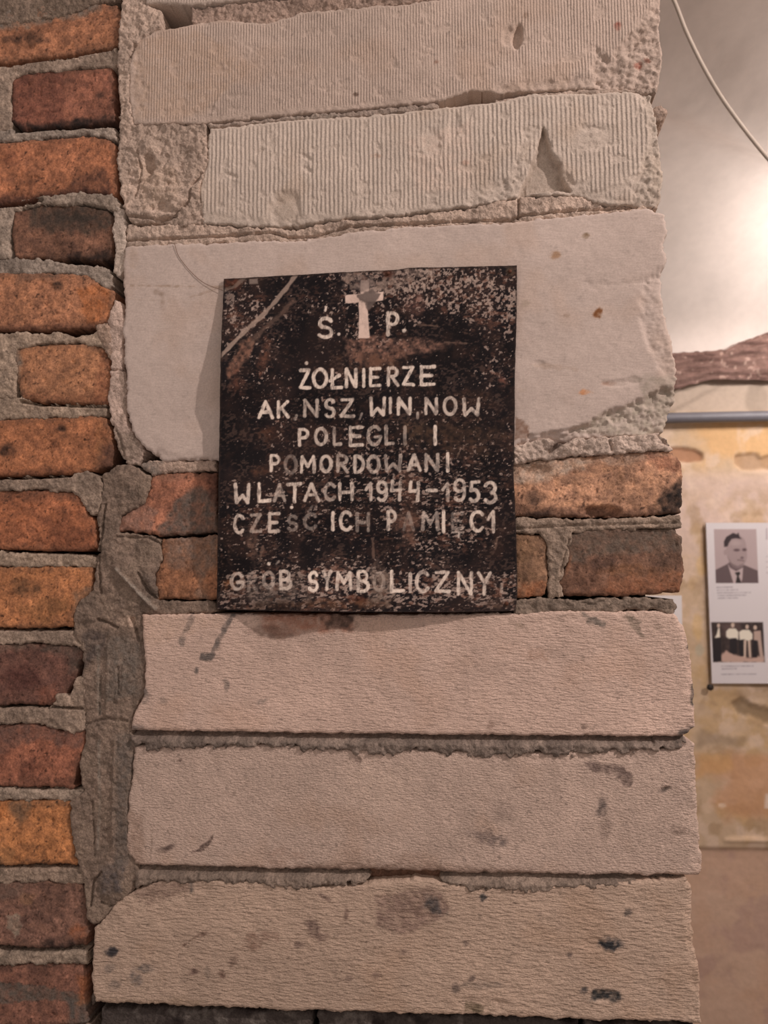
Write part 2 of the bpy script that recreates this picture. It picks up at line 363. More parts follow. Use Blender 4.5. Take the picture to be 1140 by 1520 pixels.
# the header rows go on to the left of the frame
for k, (y0, y1) in enumerate([(116,205),(318,392),(518,596)]):
    slab('brick', [(-330,y0+6),(-6,y0),(-8,y1),(-330,y1+6)] , M_BRICK, brick_h(-2.5), brick_c((140,84,60)), wall, res=3, seed=300 + k, jag=1, back=100)

# bricks in the middle courses
mid = [
 ([(600,700),(765,688),(800,684),(880,675),(960,670),(1000,671),(1012,688),(1014,730),(1011,760),(960,766),(860,768),(765,766),(600,768)], (184,128,96),
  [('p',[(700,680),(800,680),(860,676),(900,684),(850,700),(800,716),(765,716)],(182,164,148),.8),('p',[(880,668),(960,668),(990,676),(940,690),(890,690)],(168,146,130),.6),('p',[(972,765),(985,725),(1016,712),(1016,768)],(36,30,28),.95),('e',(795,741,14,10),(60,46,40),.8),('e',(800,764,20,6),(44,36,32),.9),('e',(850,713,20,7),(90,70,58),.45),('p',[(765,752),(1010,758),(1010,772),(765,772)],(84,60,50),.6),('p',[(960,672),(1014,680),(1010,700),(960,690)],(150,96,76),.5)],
  [(893,760,27,9,0,9), (795,699,18,9,0,4)], -1),
 ([(640,792),(765,792),(800,793),(811,800),(815,840),(811,884),(765,888),(640,888)], (150,106,78), [('p',[(765,790),(800,790),(800,830),(765,840)],(128,98,72),.5),('p',[(770,862),(812,862),(812,890),(765,890)],(176,104,66),.5),('e',(790,850,12,14),(96,72,56),.5)], [], -2),
 ([(838,798),(850,790),(900,785),(1000,783),(1014,795),(1016,850),(1010,878),(920,885),(836,885),(829,868),(841,832)], (120,80,62),
  [('p',[(835,780),(1020,778),(1018,822),(960,820),(900,825),(850,835)],(102,90,80),.85),('p',[(905,856),(1010,852),(1012,878),(900,884)],(160,104,72),.6),('e',(870,865,30,12),(92,64,50),.6),('e',(940,846,50,8),(140,96,64),.5),('e',(890,836,20,10),(62,46,40),.7),('e',(985,832,25,10),(80,62,52),.6),('L',([(840,855),(848,825)],4),(150,104,78),.7),('p',[(836,878),(1012,872),(1012,892),(836,892)],(120,76,56),.4)], [], -1.5),
 ([(172,786),(178,768),(214,744),(224,706),(260,700),(322,702),(322,790),(235,795)], (176,106,78),
  [('p',[(260,745),(300,720),(340,740),(340,800),(240,800),(235,785)],(104,92,84),.95),('p',[(172,755),(215,745),(235,760),(220,790),(172,795)],(150,118,104),.8),('p',[(302,698),(340,698),(340,760),(318,758),(305,730)],(92,62,52),.9),('e',(250,708,25,6),(150,112,92),.6)], [], -1),
 ([(238,800),(330,794),(420,794),(420,890),(232,890),(228,852),(240,832)], (166,104,70),
  [('p',[(245,790),(335,790),(320,840),(300,855),(285,835),(250,832)],(130,110,98),.9),('p',[(290,850),(302,850),(306,890),(292,892)],(128,110,98),.7),('e',(275,835,30,10),(110,96,88),.5)], [], -1),
]
for k, (poly, base, st, dents, lift) in enumerate(mid):
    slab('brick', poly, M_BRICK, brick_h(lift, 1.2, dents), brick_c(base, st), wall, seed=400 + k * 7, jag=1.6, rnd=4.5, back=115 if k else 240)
slab('brick', [(340,704),(586,702),(586,770),(340,784)], M_BRICK, brick_h(-3), brick_c(BR), wall, res=3, seed=451, back=100)
slab('brick', [(436,796),(626,794),(626,888),(436,888)], M_BRICK, brick_h(-3), brick_c(BR), wall, res=3, seed=452, back=100)

# -- the pale blocks
def mix_stains(c, px, py, stains, s):
    for k, d, col, st in stains:
        if k == 'p': m = mpoly(px, py, d, 5, 6, 12, s + 70)
        elif k == 'P': m = mpoly(px, py, d, 1.3, 3.5, 7, s + 70)
        elif k == 'e': m = mell(px, py, d[0], d[1], d[2], d[3], d[4] if len(d) > 4 else 0, 0.45, 0.7, 9, s + 80)
        else: m = mline(px, py, d[0], d[1], 1.2, 1.8, 6, s + 90)
        c = mixc(c, col, np.clip(m * st * (1.0 + 0.9 * fbm(px, py, 6, 3, s + 99)), 0, 1))
    return c
def block_c(base, stains=(), spk=0.5, mott=0.05):
    def f(px, py, sd, X, Z, s):
        c = flat(px, base) * (1 + mott * fbm(X, Z, 90, 3, s + 1)[..., None] + mott * fbm(X, Z, 18, 4, s + 2)[..., None])
        c = mixc(c, np.array(base) * 0.72, sst(0.45, 0.75, fbm(X, Z, 5, 3, s + 3)) * spk)
        c = mixc(c, np.array(base) * np.array([.96, .92, .88]), sst(0.1, 0.6, fbm(X, Z, 50, 3, s + 4)) * 0.4)
        return mix_stains(c, px, py, stains, s)
    return f
def block_h(lift=0, amp=1.0, dents=(), polys=(), roughs=(), lines=(), chips=.15):
    def f(px, py, sd, X, Z, s):
        h = lift + 0.9 * amp * fbm(X, Z, 60, 3, s) + 0.35 * amp * fbm(X, Z, 7, 4, s + 3)
        ck = 1.0 if chips is None else chips
        h = h - ck * (.9 * sst(.42, .52, fbm(X, Z, 12, 3, s + 8)) + .5 * sst(.5, .6, fbm(X, Z, 4.5, 2, s + 18)))
        for pts, dep, ro in roughs:      # broken, crumbled zones
            m = mpoly(px, py, pts, 5, 7, 14, s + 11)
            h = h - m * (dep + ro * (1.6 * fbm(X, Z, 18, 5, s + 12, .6) + 1.3 * fbm(X, Z, 6, 4, s + 13, .7)))
        for pts, dep in polys: h = h - dep * mpoly(px, py, pts, 2, 2.5, 9, s + 14)
        for d in dents: h = h - d[5] * mell(px, py, d[0], d[1], d[2], d[3], d[4], 0.3, 0.25, 9, s + 15)
        for pts, w, dep in lines: h = h - dep * mline(px, py, pts, w, 1.2, 1.2, 8, s + 16)
        return h
    return f
def rib_mask(roughs=(), smooth=()):
    def f(px, py, sd, X, Z, s):
        m = (0.85 + 0.4 * fbm(X, Z, 40, 3, s + 7)) * (1 - .8 * sst(.30, .5, fbm(X, Z, 12, 3, s + 8)))
        for pts, *_ in roughs: m = m * (1 - mpoly(px, py, pts, 4, 8, 14, s + 11))
        for e in smooth: m = m * (1 - mell(px, py, *e[:4], e[4], 0.3, 0.3, 9, s + 15))
        return np.clip(m * sst(1.5, 5, sd), 0, 1)
    return f
PALE = (190, 172, 158)
BK = (60, 56, 54); SM = (112, 102, 96)
# course above the frame
slab('block', [(214,-150),(985,-240),(982,-36),(800,-27),(560,-15),(430,-5),(350,3),(280,9),(217,7)], M_BLOCK_RIB, block_h(2), block_c(PALE), wall, seed=600, back=240, ribf=rib_mask())
r1 = [([(884,72),(905,88),(925,60),(960,20),(990,-20),(1000,140),(890,140),(880,110)], 3.5, 2.4), ([(180,40),(215,40),(212,90),(222,150),(200,190),(180,190)], 0.5, 0.8), ([(735,128),(820,120),(890,115),(890,150),(735,160)], 1.2, 1.2), ([(300,172),(500,158),(650,142),(650,158),(300,194)], 0.3, 0.5)]
slab('block', [(205,62),(235,46),(285,37),(330,31),(400,36),(450,19),(520,14),(600,7),(700,-8),(800,-19),(982,-28),(979,30),(983,90),(976,131),(900,131),(810,135),(742,140),(700,136),(652,151),(500,165),(312,182),(300,184),(198,186),(191,140),(194,92)],
     M_BLOCK_RIB, block_h(chips=.8, lift=1.5, amp=1, dents= [(768,55,7,16,0.1,7), (754,55,8,13,0,2), (445,190,8,3,0,2)], roughs=r1, lines=[([(316,170),(328,142)], 4, -1.0)]),
     block_c((186,166,152), [('e',(285,130,7,6),(150,126,108),.6),('e',(528,141,4,3),(110,90,78),.8),('e',(916,40,5,5),(150,100,86),.8),('e',(946,95,5,5),(160,96,80),.8),('e',(962,88,5,3),(120,84,70),.7),('e',(647,93,4,3),(150,116,100),.6),('e',(780,24,4,4),(140,116,100),.6),('p',[(200,60),(300,50),(380,100),(300,170),(200,180)],(186,160,140),.5)], .5),
     wall, seed=610, back=240, ribf=rib_mask(r1, [(760,55,18,20,0)]), jag=1.2, res=1.3, rnd=2)
r2 = [([(935,130),(955,150),(965,200),(950,250),(935,310),(1000,320),(1000,130)], 2.8, 2.4), ([(740,270),(780,262),(775,300),(700,312),(690,300),(705,280)], 1.2, 1.5), ([(300,318),(420,325),(500,318),(640,306),(640,330),(300,345)], 0.5, 1.0), ([(782,185),(800,190),(780,240),(765,280),(745,280),(775,215)], 1.0, 1.2), ([(822,232),(850,270),(900,290),(930,300),(850,305),(835,285)], 1.5, 1.2)]
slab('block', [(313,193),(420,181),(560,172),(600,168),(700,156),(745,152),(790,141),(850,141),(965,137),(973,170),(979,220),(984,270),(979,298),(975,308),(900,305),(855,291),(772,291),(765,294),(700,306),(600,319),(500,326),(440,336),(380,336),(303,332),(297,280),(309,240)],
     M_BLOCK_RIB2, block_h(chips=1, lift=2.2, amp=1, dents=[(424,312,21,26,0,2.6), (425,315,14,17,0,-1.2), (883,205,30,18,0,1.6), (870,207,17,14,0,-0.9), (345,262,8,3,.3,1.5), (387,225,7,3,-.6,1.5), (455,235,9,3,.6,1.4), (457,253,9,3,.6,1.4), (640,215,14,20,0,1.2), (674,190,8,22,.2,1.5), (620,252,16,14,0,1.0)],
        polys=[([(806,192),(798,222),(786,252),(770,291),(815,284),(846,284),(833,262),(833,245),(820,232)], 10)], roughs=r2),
     block_c((194,178,164), [('P',[(806,192),(798,222),(786,252),(770,291),(846,286),(833,262),(833,245),(820,232)],(166,150,136),.55),('e',(425,312,22,26),(176,158,142),.45),('p',[(950,140),(975,140),(985,290),(945,300),(958,220)],(176,162,148),.5),('e',(690,243,5,3),(170,124,104),.7),('e',(560,233,8,3),(176,148,130),.5),('p',[(600,210),(700,180),(700,280),(620,290)],(206,184,168),.5)], .3),  # triangular chip: greyer broken face, with its shade painted into the tint
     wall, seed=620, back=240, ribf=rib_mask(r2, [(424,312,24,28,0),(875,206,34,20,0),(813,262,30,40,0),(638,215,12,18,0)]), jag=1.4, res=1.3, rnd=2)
r3 = [([(975,400),(955,415),(950,450),(955,480),(968,530),(985,560),(1000,575),(1020,575),(1020,480),(1000,400)], 2.2, 1.2),
      ([(1010,570),(985,580),(950,592),(900,614),(840,640),(790,650),(765,664),(1000,680),(1010,640)], 6, 2.6),
      ([(870,418),(900,422),(960,414),(985,408),(960,424),(900,428),(870,426)], .8, .6), ([(235,665),(265,680),(320,680),(320,690),(220,690)], 1, .6)]
slab('block', [(187,366),(260,363),(330,361),(390,357),(440,359),(520,346),(600,337),(760,331),(870,319),(960,311),(985,320),(990,350),(983,365),(990,385),(982,405),(981,440),(989,480),(1000,520),(1004,560),(1003,592),(992,618),(984,640),(960,648),(900,648),(840,656),(765,664),(600,670),(320,683),(245,684),(218,667),(197,640),(189,612),(188,560),(184,500),(187,455),(184,400)],
     M_BLOCK_SMOOTH, block_h(2.5, .8, [(800,540,8,4,0,1), (920,570,24,5,0,1.2), (940,565,10,5,0,1)], (), r3, [([(785,648),(840,640),(880,632)], 4, 2)]),
     block_c((196,178,167), [('e',(886,466,6,7),(128,84,52),.95),('e',(824,380,7,5),(164,128,98),.7),('e',(870,352,5,4),(120,96,70),.6),('e',(869,583,8,4),(206,140,94),.8),('e',(905,570,10,4),(160,126,108),.5),('e',(780,452,7,5),(168,150,134),.7),('e',(237,437,10,4,.2),(160,140,126),.6),('e',(243,450,3,12),(172,150,136),.5),
        ('p',[(1010,570),(985,580),(950,592),(900,614),(840,640),(1000,650)],(178,166,150),.6),('L',([(195,425),(330,427)],1.4),(174,152,136),.7),('L',([(195,445),(330,452)],1.0),(186,166,150),.5),('L',([(340,424),(283,443)],3),(166,144,128),.6),
        ('e',(200,377,8,20),(180,158,142),.4),('p',[(940,560),(1004,555),(1004,620),(960,610)],(160,148,134),.5),('P',[(765,620),(786,632),(782,650),(765,652)],(140,112,96),.7),
        ('e',(820,545,30,4,.1),(176,154,138),.5),('e',(775,580,8,3),(180,158,142),.4),('e',(840,470,4,3),(150,128,112),.5),('e',(760,520,8,3),(180,158,142),.4)], .25, .035),
     wall, seed=630, back=240, jag=1.5, res=1.4)
rp4 = [([(770,925),(830,920),(860,905),(1000,908),(990,915),(860,925)], .6, .7), ([(1005,905),(1040,930),(1045,1095),(1010,1095),(1026,1050),(1016,980)], 1.5, 1.5), ([(385,910),(400,940),(430,955),(500,930),(520,910)], .5, .5)]
slab('block', [(213,912),(330,911),(560,912),(760,911),(850,906),(900,908),(960,906),(1000,911),(1014,930),(1024,970),(1029,1030),(1030,1078),(1015,1090),(1000,1092),(700,1090),(400,1086),(196,1083),(201,1060),(216,1030),(218,980),(213,940)],
     M_BLOCK_RIPPLE, block_h(4, 1, (), (), rp4),
     block_c((208,180,164), [('P',[(345,908),(352,912),(330,950),(318,975),(308,978),(320,955)],SM,.75),('P',[(302,968),(322,970),(315,980),(298,980)],SM,.8),('P',[(286,912),(292,914),(284,935),(274,940),(278,925)],(96,88,84),.8),('e',(272,950,4,8),SM,.5),('e',(294,995,4,6),SM,.7),('e',(338,1018,4,10),SM,.6),('e',(392,1040,9,3,-.5),SM,.5),('e',(215,1030,8,10),SM,.6),('e',(243,1040,6,5),SM,.4),
        ('p',[(380,905),(520,905),(522,935),(450,940),(420,948),(395,935)],(176,130,110),.7),('e',(505,920,20,14),(96,78,70),.75),('e',(410,938,30,10),(130,106,94),.5),
        ('P',[(930,908),(945,920),(955,945),(948,944),(935,930),(925,915)],(140,124,110),.8),('P',[(958,912),(952,925),(944,925)],(140,124,110),.7),('P',[(862,908),(900,925),(895,930),(870,925)],(128,116,106),.85),('e',(975,930,5,4),(150,130,116),.7),('e',(770,928,12,5,.3),(160,138,122),.5),('e',(795,972,20,8),(186,154,136),.6),('e',(1024,960,5,8),(90,82,76),.7),('e',(1028,1030,4,16),(84,76,70),.8),('e',(1020,1086,12,7),(90,82,78),.7),('e',(728,1074,5,6),(150,124,110),.6),('e',(867,1078,5,4),(120,100,90),.6),('e',(205,1078,8,5),SM,.5),('p',[(210,912),(330,912),(330,930),(220,960)],(206,176,156),.5)], .55),
     wall, seed=640, back=240, jag=1.0)
rp5 = [([(620,1108),(700,1112),(760,1118),(900,1108),(960,1112),(940,1125),(760,1130),(640,1122)], .8, .9), ([(1020,1100),(1050,1100),(1050,1300),(1030,1300)], 1.0, 1.5), ([(185,1100),(200,1110),(215,1200),(210,1285),(185,1285)], .5, .6), ([(450,1280),(620,1282),(800,1288),(800,1300),(450,1296)], .8, .8)]
slab('block', [(201,1106),(330,1104),(430,1105),(520,1112),(560,1109),(640,1112),(800,1116),(900,1112),(1005,1110),(1030,1104),(1033,1160),(1037,1230),(1041,1288),(1036,1298),(800,1296),(500,1290),(202,1282),(189,1260),(190,1205),(197,1150)],
     M_BLOCK_GRAIN, block_h(3, 1.2, [(985,1170,8,3,-.3,2), (533,1128,4,4,0,1.5)], (), rp5),
     block_c((194,170,155), [('e',(533,1128,5,6),(110,92,84),.8),('e',(725,1243,22,10,.3),(120,106,100),.7),('e',(750,1205,18,14),(160,140,128),.45),('P',[(862,1130),(920,1135),(940,1150),(935,1168),(922,1165),(915,1148),(880,1145)],(120,102,94),.7),('e',(985,1171,8,3,-.3),(84,74,68),.85),('e',(893,1196,7,14),(106,94,88),.7),('e',(900,1228,9,16),(150,130,118),.5),('P',[(292,1262),(318,1240),(312,1252),(300,1264),(288,1262)],(104,86,78),.85),('e',(252,1256,8,4,-.3),(110,92,84),.8),('e',(240,1262,8,3,.2),(140,120,108),.5),('L',([(228,1230),(225,1275)],1.5),(140,120,106),.6),('e',(348,1178,3,3),(130,112,100),.6),('e',(268,1128,3,3),(120,100,90),.6),
        ('e',(530,1272,20,10),(166,140,124),.5),('e',(420,1270,26,12),(176,148,132),.5),('e',(620,1275,28,12),(166,140,124),.45),('p',[(190,1200),(212,1210),(214,1282),(195,1282)],(160,134,118),.5),('p',[(440,1282),(640,1285),(800,1290),(800,1300),(440,1294)],(140,116,102),.6),('e',(1005,1230,14,6,.2),(140,120,108),.6),('e',(560,1170,60,40),(212,186,168),.4)], .6),
     wall, seed=650, back=240, jag=1.1)
rp6 = [([(150,1370),(200,1320),(300,1300),(320,1318),(220,1345),(170,1380)], .8, .8), ([(660,1325),(600,1318),(560,1330),(600,1375),(640,1360)], .8, 1.0), ([(1015,1300),(1050,1300),(1050,1520),(1030,1520)], 1.2, 1.4), ([(690,1480),(760,1485),(750,1505),(680,1505)], 1.5, .8)]
slab('block', [(151,1368),(175,1340),(200,1321),(240,1305),(330,1304),(400,1305),(450,1314),(520,1313),(620,1303),(700,1315),(850,1312),(1000,1304),(1018,1300),(1028,1320),(1026,1360),(1029,1400),(1036,1430),(1038,1470),(1039,1516),(850,1511),(700,1505),(400,1496),(143,1486),(138,1450),(141,1376)],
     M_BLOCK_RIPPLE2, block_h(4, 1.3, [(880,1398,14,9,0,1.5), (895,1475,18,9,0,1.5)], (), rp6),
     block_c((188,163,144), [('e',(168,1410,9,6),(62,58,60),.95),('e',(906,1399,17,8),(54,54,56),.95),('e',(894,1475,20,8),(54,54,54),.95),('e',(868,1468,6,5),(70,66,66),.8),('e',(215,1435,12,5),SM,.6),('e',(203,1450,10,9),SM,.6),('e',(165,1435,8,6),SM,.5),('e',(172,1460,8,8),SM,.4),('e',(290,1440,6,6),(116,94,84),.8),('e',(310,1440,4,10),(130,116,104),.5),('e',(333,1444,6,5),(120,96,84),.7),('e',(350,1424,6,8,.4),(116,94,82),.7),('e',(375,1395,10,12),(144,116,100),.6),('e',(400,1386,14,8),(140,112,98),.5),
        ('e',(305,1383,8,4,-.4),(120,96,84),.7),('L',([(265,1408),(298,1384)],2),(128,104,90),.7),('e',(465,1375,9,15,-.4),(110,90,82),.7),('e',(478,1388,10,6),(120,98,88),.6),('e',(445,1400,8,4),(120,100,90),.5),('e',(515,1353,4,10),(120,98,88),.6),('p',[(560,1330),(600,1320),(650,1315),(668,1345),(655,1362),(600,1385),(560,1370)],(142,118,106),.65),('e',(645,1343,16,9,.6),(84,78,76),.75),('P',[(712,1328),(720,1322),(722,1330),(716,1336)],(78,74,72),.8),('e',(692,1398,5,5),(112,96,88),.7),('e',(931,1353,5,5),(100,90,84),.8),('e',(845,1414,5,4),(112,96,88),.6),('e',(755,1425,4,4),(120,104,96),.6),('e',(700,1450,5,4),(112,96,88),.6),('e',(720,1460,30,5),(140,124,112),.6),('e',(676,1465,5,8),(110,96,88),.6),('e',(560,1445,7,4),(116,96,86),.6),('e',(600,1410,7,5),(124,104,94),.5),('e',(516,1450,7,5),(124,104,94),.5),
        ('P',[(692,1485),(725,1490),(715,1502),(690,1500)],(128,112,92),.7),('p',[(190,1318),(290,1300),(290,1315),(220,1340)],(150,126,112),.6),('p',[(150,1480),(300,1480),(300,1498),(150,1492)],(150,128,108),.5),('e',(545,1480,20,6),(170,144,124),.5),('e',(485,1330,8,3,.6),(130,108,98),.6),('P',[(282,1306),(290,1306),(288,1322),(284,1322)],(104,96,90),.7)], .6),
     wall, seed=660, back=240, jag=1.2)
# dark course at the very bottom
dk = lambda px, py, sd, X, Z, s: mixc(mixc(flat(px, (74,66,62)), (112,104,98), sst(0, .5, fbm(X, Z, 14, 4, s))), (46,38,36), sst(.1, .5, fbm(X, Z, 22, 4, s + 9)))
dh = lambda lift: (lambda px, py, sd, X, Z, s: lift + 3 * fbm(X, Z, 18, 5, s))
slab('brick', [(146,1500),(300,1501),(460,1507),(460,1640),(146,1640)], M_MORTAR, dh(-5), dk, wall, seed=671, jag=2, back=100)
slab('brick', [(470,1505),(700,1514),(860,1520),(860,1640),(470,1640)], M_MORTAR, dh(-6), dk, wall, seed=672, jag=2, back=100)
slab('brick', [(870,1522),(1034,1528),(1034,1640),(870,1640)], M_MORTAR, dh(-6), dk, wall, seed=673, jag=2, back=240)

# -- mortar beds and smears
def mort_c(base, second=None, stains=(), v=0.17):
    w_ = (1.03, .965, .93) if base[0] < 165 else (.95, .93, .93)
    base = np.array(base, float) * w_
    if second is not None: second = np.array(second, float) * w_
    def f(px, py, sd, X, Z, s):
        c = flat(px, base) * (1 + v * fbm(X, Z, 20, 4, s)[..., None] + v * fbm(X, Z, 5, 3, s + 1)[..., None])
        if second is not None: c = mixc(c, second, sst(-.05, .45, fbm(X, Z, 26, 4, s + 2)) * .8)
        return mix_stains(c, px, py, stains, s)
    return f
def mort_h(lift, a=1.5, b=1.2, sc=18, top=None, rise=0, cracks=(), bumps=()):
    def f(px, py, sd, X, Z, s):
        h = lift + a * 1.15 * fbm(X, Z, sc, 5, s, .62) + b * 1.2 * fbm(X, Z, 5.5, 4, s + 4, .7)
        if top is not None:
            ty = np.interp(px, [t[0] for t in top], [t[1] for t in top]); h = h + rise * sst(0, 16, py - ty)
        for pts, w, d in cracks: h = h - d * mline(px, py, pts, w, 1.3, 1.4, 8, s + 5)
        for e in bumps: h = h + e[5] * mell(px, py, e[0], e[1], e[2], e[3], e[4], .6, .3, 14, s + 6)
        return h
    return f
GJ = (150, 140, 128)
left_joints = [
 ([(-120,-30),(60,-30),(176,-42),(177,-2),(150,4),(120,14),(95,24),(60,29),(20,36),(-40,34),(-120,40)], (128,118,106), 1.0),
 ([(-120,116),(0,97),(60,88),(100,82),(150,75),(172,70),(177,84),(170,98),(110,101),(40,107),(14,117),(15,190),(-5,200),(-120,205)], GJ, -.5),
 ([(-120,205),(0,194),(15,190),(30,194),(120,187),(168,187),(173,208),(160,204),(130,200),(60,206),(0,210),(-120,222)], (160,148,134), 0),
 ([(-120,306),(2,306),(20,304),(45,291),(120,284),(165,288),(177,300),(175,316),(160,308),(120,302),(60,304),(20,312),(13,345),(14,384),(-120,384)], (166,152,136), .5),
 ([(-120,386),(15,382),(100,387),(130,392),(160,397),(167,408),(166,425),(155,431),(143,418),(125,408),(75,404),(-120,412)], (160,148,134), 0),
 ([(-120,494),(98,493),(112,498),(134,494),(150,484),(163,482),(168,505),(163,530),(150,515),(110,508),(60,511),(24,517),(26,540),(22,592),(-120,592)], (156,146,132), 0),
 ([(-120,592),(24,589),(60,598),(155,601),(156,617),(60,620),(-40,624),(-120,628)], (154,144,130), -.5),
 ([(-120,711),(100,707),(112,700),(130,698),(143,705),(151,720),(152,745),(147,763),(135,766),(122,744),(108,730),(60,727),(-120,731)], (148,138,126), 1),
 ([(-120,819),(60,820),(136,822),(147,836),(138,843),(60,841),(-120,845)], (152,142,128), -.5),
 ([(-120,934),(108,935),(118,943),(127,965),(110,960),(60,956),(-120,958)], (150,140,128), -.5),
 ([(-120,1050),(72,1051),(82,1040),(82,1032),(104,1030),(112,1008),(128,1000),(130,1082),(105,1092),(90,1085),(50,1073),(-120,1079)], (146,136,124), 1),
 ([(-120,1170),(110,1172),(130,1176),(130,1191),(60,1189),(-120,1191)], (150,142,130), -.5),
 ([(-120,1288),(112,1287),(130,1290),(130,1313),(60,1311),(-120,1314)], (138,128,116), -.5),
 ([(-120,1411),(60,1414),(127,1409),(130,1433),(60,1433),(-120,1438)], (140,132,120), -.5),
 ([(-120,1528),(128,1528),(128,1552),(-120,1548)], (130,120,110), -1),
]
GAPS = [([(-20,97),(0,95),(40,91),(100,83),(165,71)],3,6),([(20,193),(60,190),(120,187),(167,184)],5,14),([(-20,305),(25,303),(60,296)],6,14),([(90,387),(120,388),(163,385)],5.5,14),([(100,492),(112,495),(135,491)],6,14),([(30,595),(60,600),(156,603)],3,10),([(-20,710),(60,709),(105,706)],3.5,12),
 ([(40,818),(90,820),(138,821)],3.5,12),([(-20,933),(40,935),(112,934)],3.5,12),([(78,1050),(120,1052)],3,10),([(30,1170),(110,1172)],2.5,8),([(-20,1287),(60,1288),(118,1288)],3.5,12),([(-20,1408),(60,1413),(128,1409)],5,12)]
for k, (poly, c, lift) in enumerate(left_joints):
    slab('mortar_joint', poly, M_MORTAR, mort_h(lift - 1.0, 1.8, 1.6, cracks=GAPS), mort_c(np.array(c) + 6, np.array(c) * .88), wall, seed=700 + k * 5, jag=2.2, js=10, rnd=3, back=60)
# grey cement filling between bricks and blocks, running down the left
slab('mortar_joint', [(150,742),(151,706),(170,692),(186,690),(205,694),(226,706),(216,745),(180,768),(176,790),(236,797),(242,830),(230,852),(234,893),(324,894),(324,911),(215,913),(218,980),(216,1030),(200,1062),(196,1085),(202,1106),(198,1150),(191,1205),(191,1262),(204,1284),(206,1300),(198,1322),(150,1368),(137,1375),(130,1365),(128,1330),(116,1288),(106,1240),(104,1192),(124,1175),(116,1135),(126,1090),(122,1000),(124,970),(108,935),(108,912),(120,890),(137,876),(142,845),(148,800),(146,765)],
     M_MORTAR, mort_h(.5, 2.4, 1.6, 30, cracks=[([(162,950),(160,1060)],2,-2),([(172,1095),(170,1180),(168,1260)],2.5,-2.5),([(150,1000),(148,1060)],2,2.5),([(176,990),(177,1030)],2,3),([(185,985),(184,1025)],2,-2),([(200,1110),(192,1190),(192,1240)],3,4),([(175,845),(200,872),(232,905)],4,-4),([(205,850),(222,880),(236,890)],3,5),([(156,748),(152,775),(150,800),(147,830),(150,880)],2.5,5),([(170,797),(220,798),(238,808)],2.5,4),([(145,920),(160,925),(175,932)],3,5),([(196,918),(205,950)],4,4),([(150,1295),(137,1310),(135,1345)],3,5),([(150,1340),(165,1345),(180,1342)],2.5,4),([(137,1190),(140,1270)],2,3),([(128,1075),(160,1066),(190,1070)],3,3)],
        bumps=[(190,850,14,50,-.75,3.5),(215,905,20,12,0,2),(180,1000,22,60,0,2.5),(165,1160,25,60,0,2),(175,1310,26,22,0,3),(230,870,6,30,-.5,2.5),(205,730,22,26,0,2)]),
     mort_c((126,116,106), (138,128,116), [('p',[(160,945),(185,945),(205,960),(208,1030),(160,1040)],(112,104,96),.5),('e',(190,922,16,7),(196,170,150),.8),('p',[(125,940),(165,935),(150,970),(125,990)],(84,74,70),.6),('p',[(150,1285),(190,1280),(180,1320),(150,1330)],(94,86,84),.6),('L',([(175,845),(200,870),(232,903)],5),(160,150,138),.6),('p',[(175,1090),(200,1090),(195,1200),(190,1280),(172,1290)],(104,95,88),.6),('p',[(206,845),(236,860),(232,892),(215,880)],(98,86,78),.5),('L',([(146,960),(148,1060)],5),(140,131,120),.5),('L',([(148,1100),(150,1180),(145,1260)],4),(146,136,124),.5)]), wall, seed=800, jag=1.8, js=12, rnd=3.5, back=60)
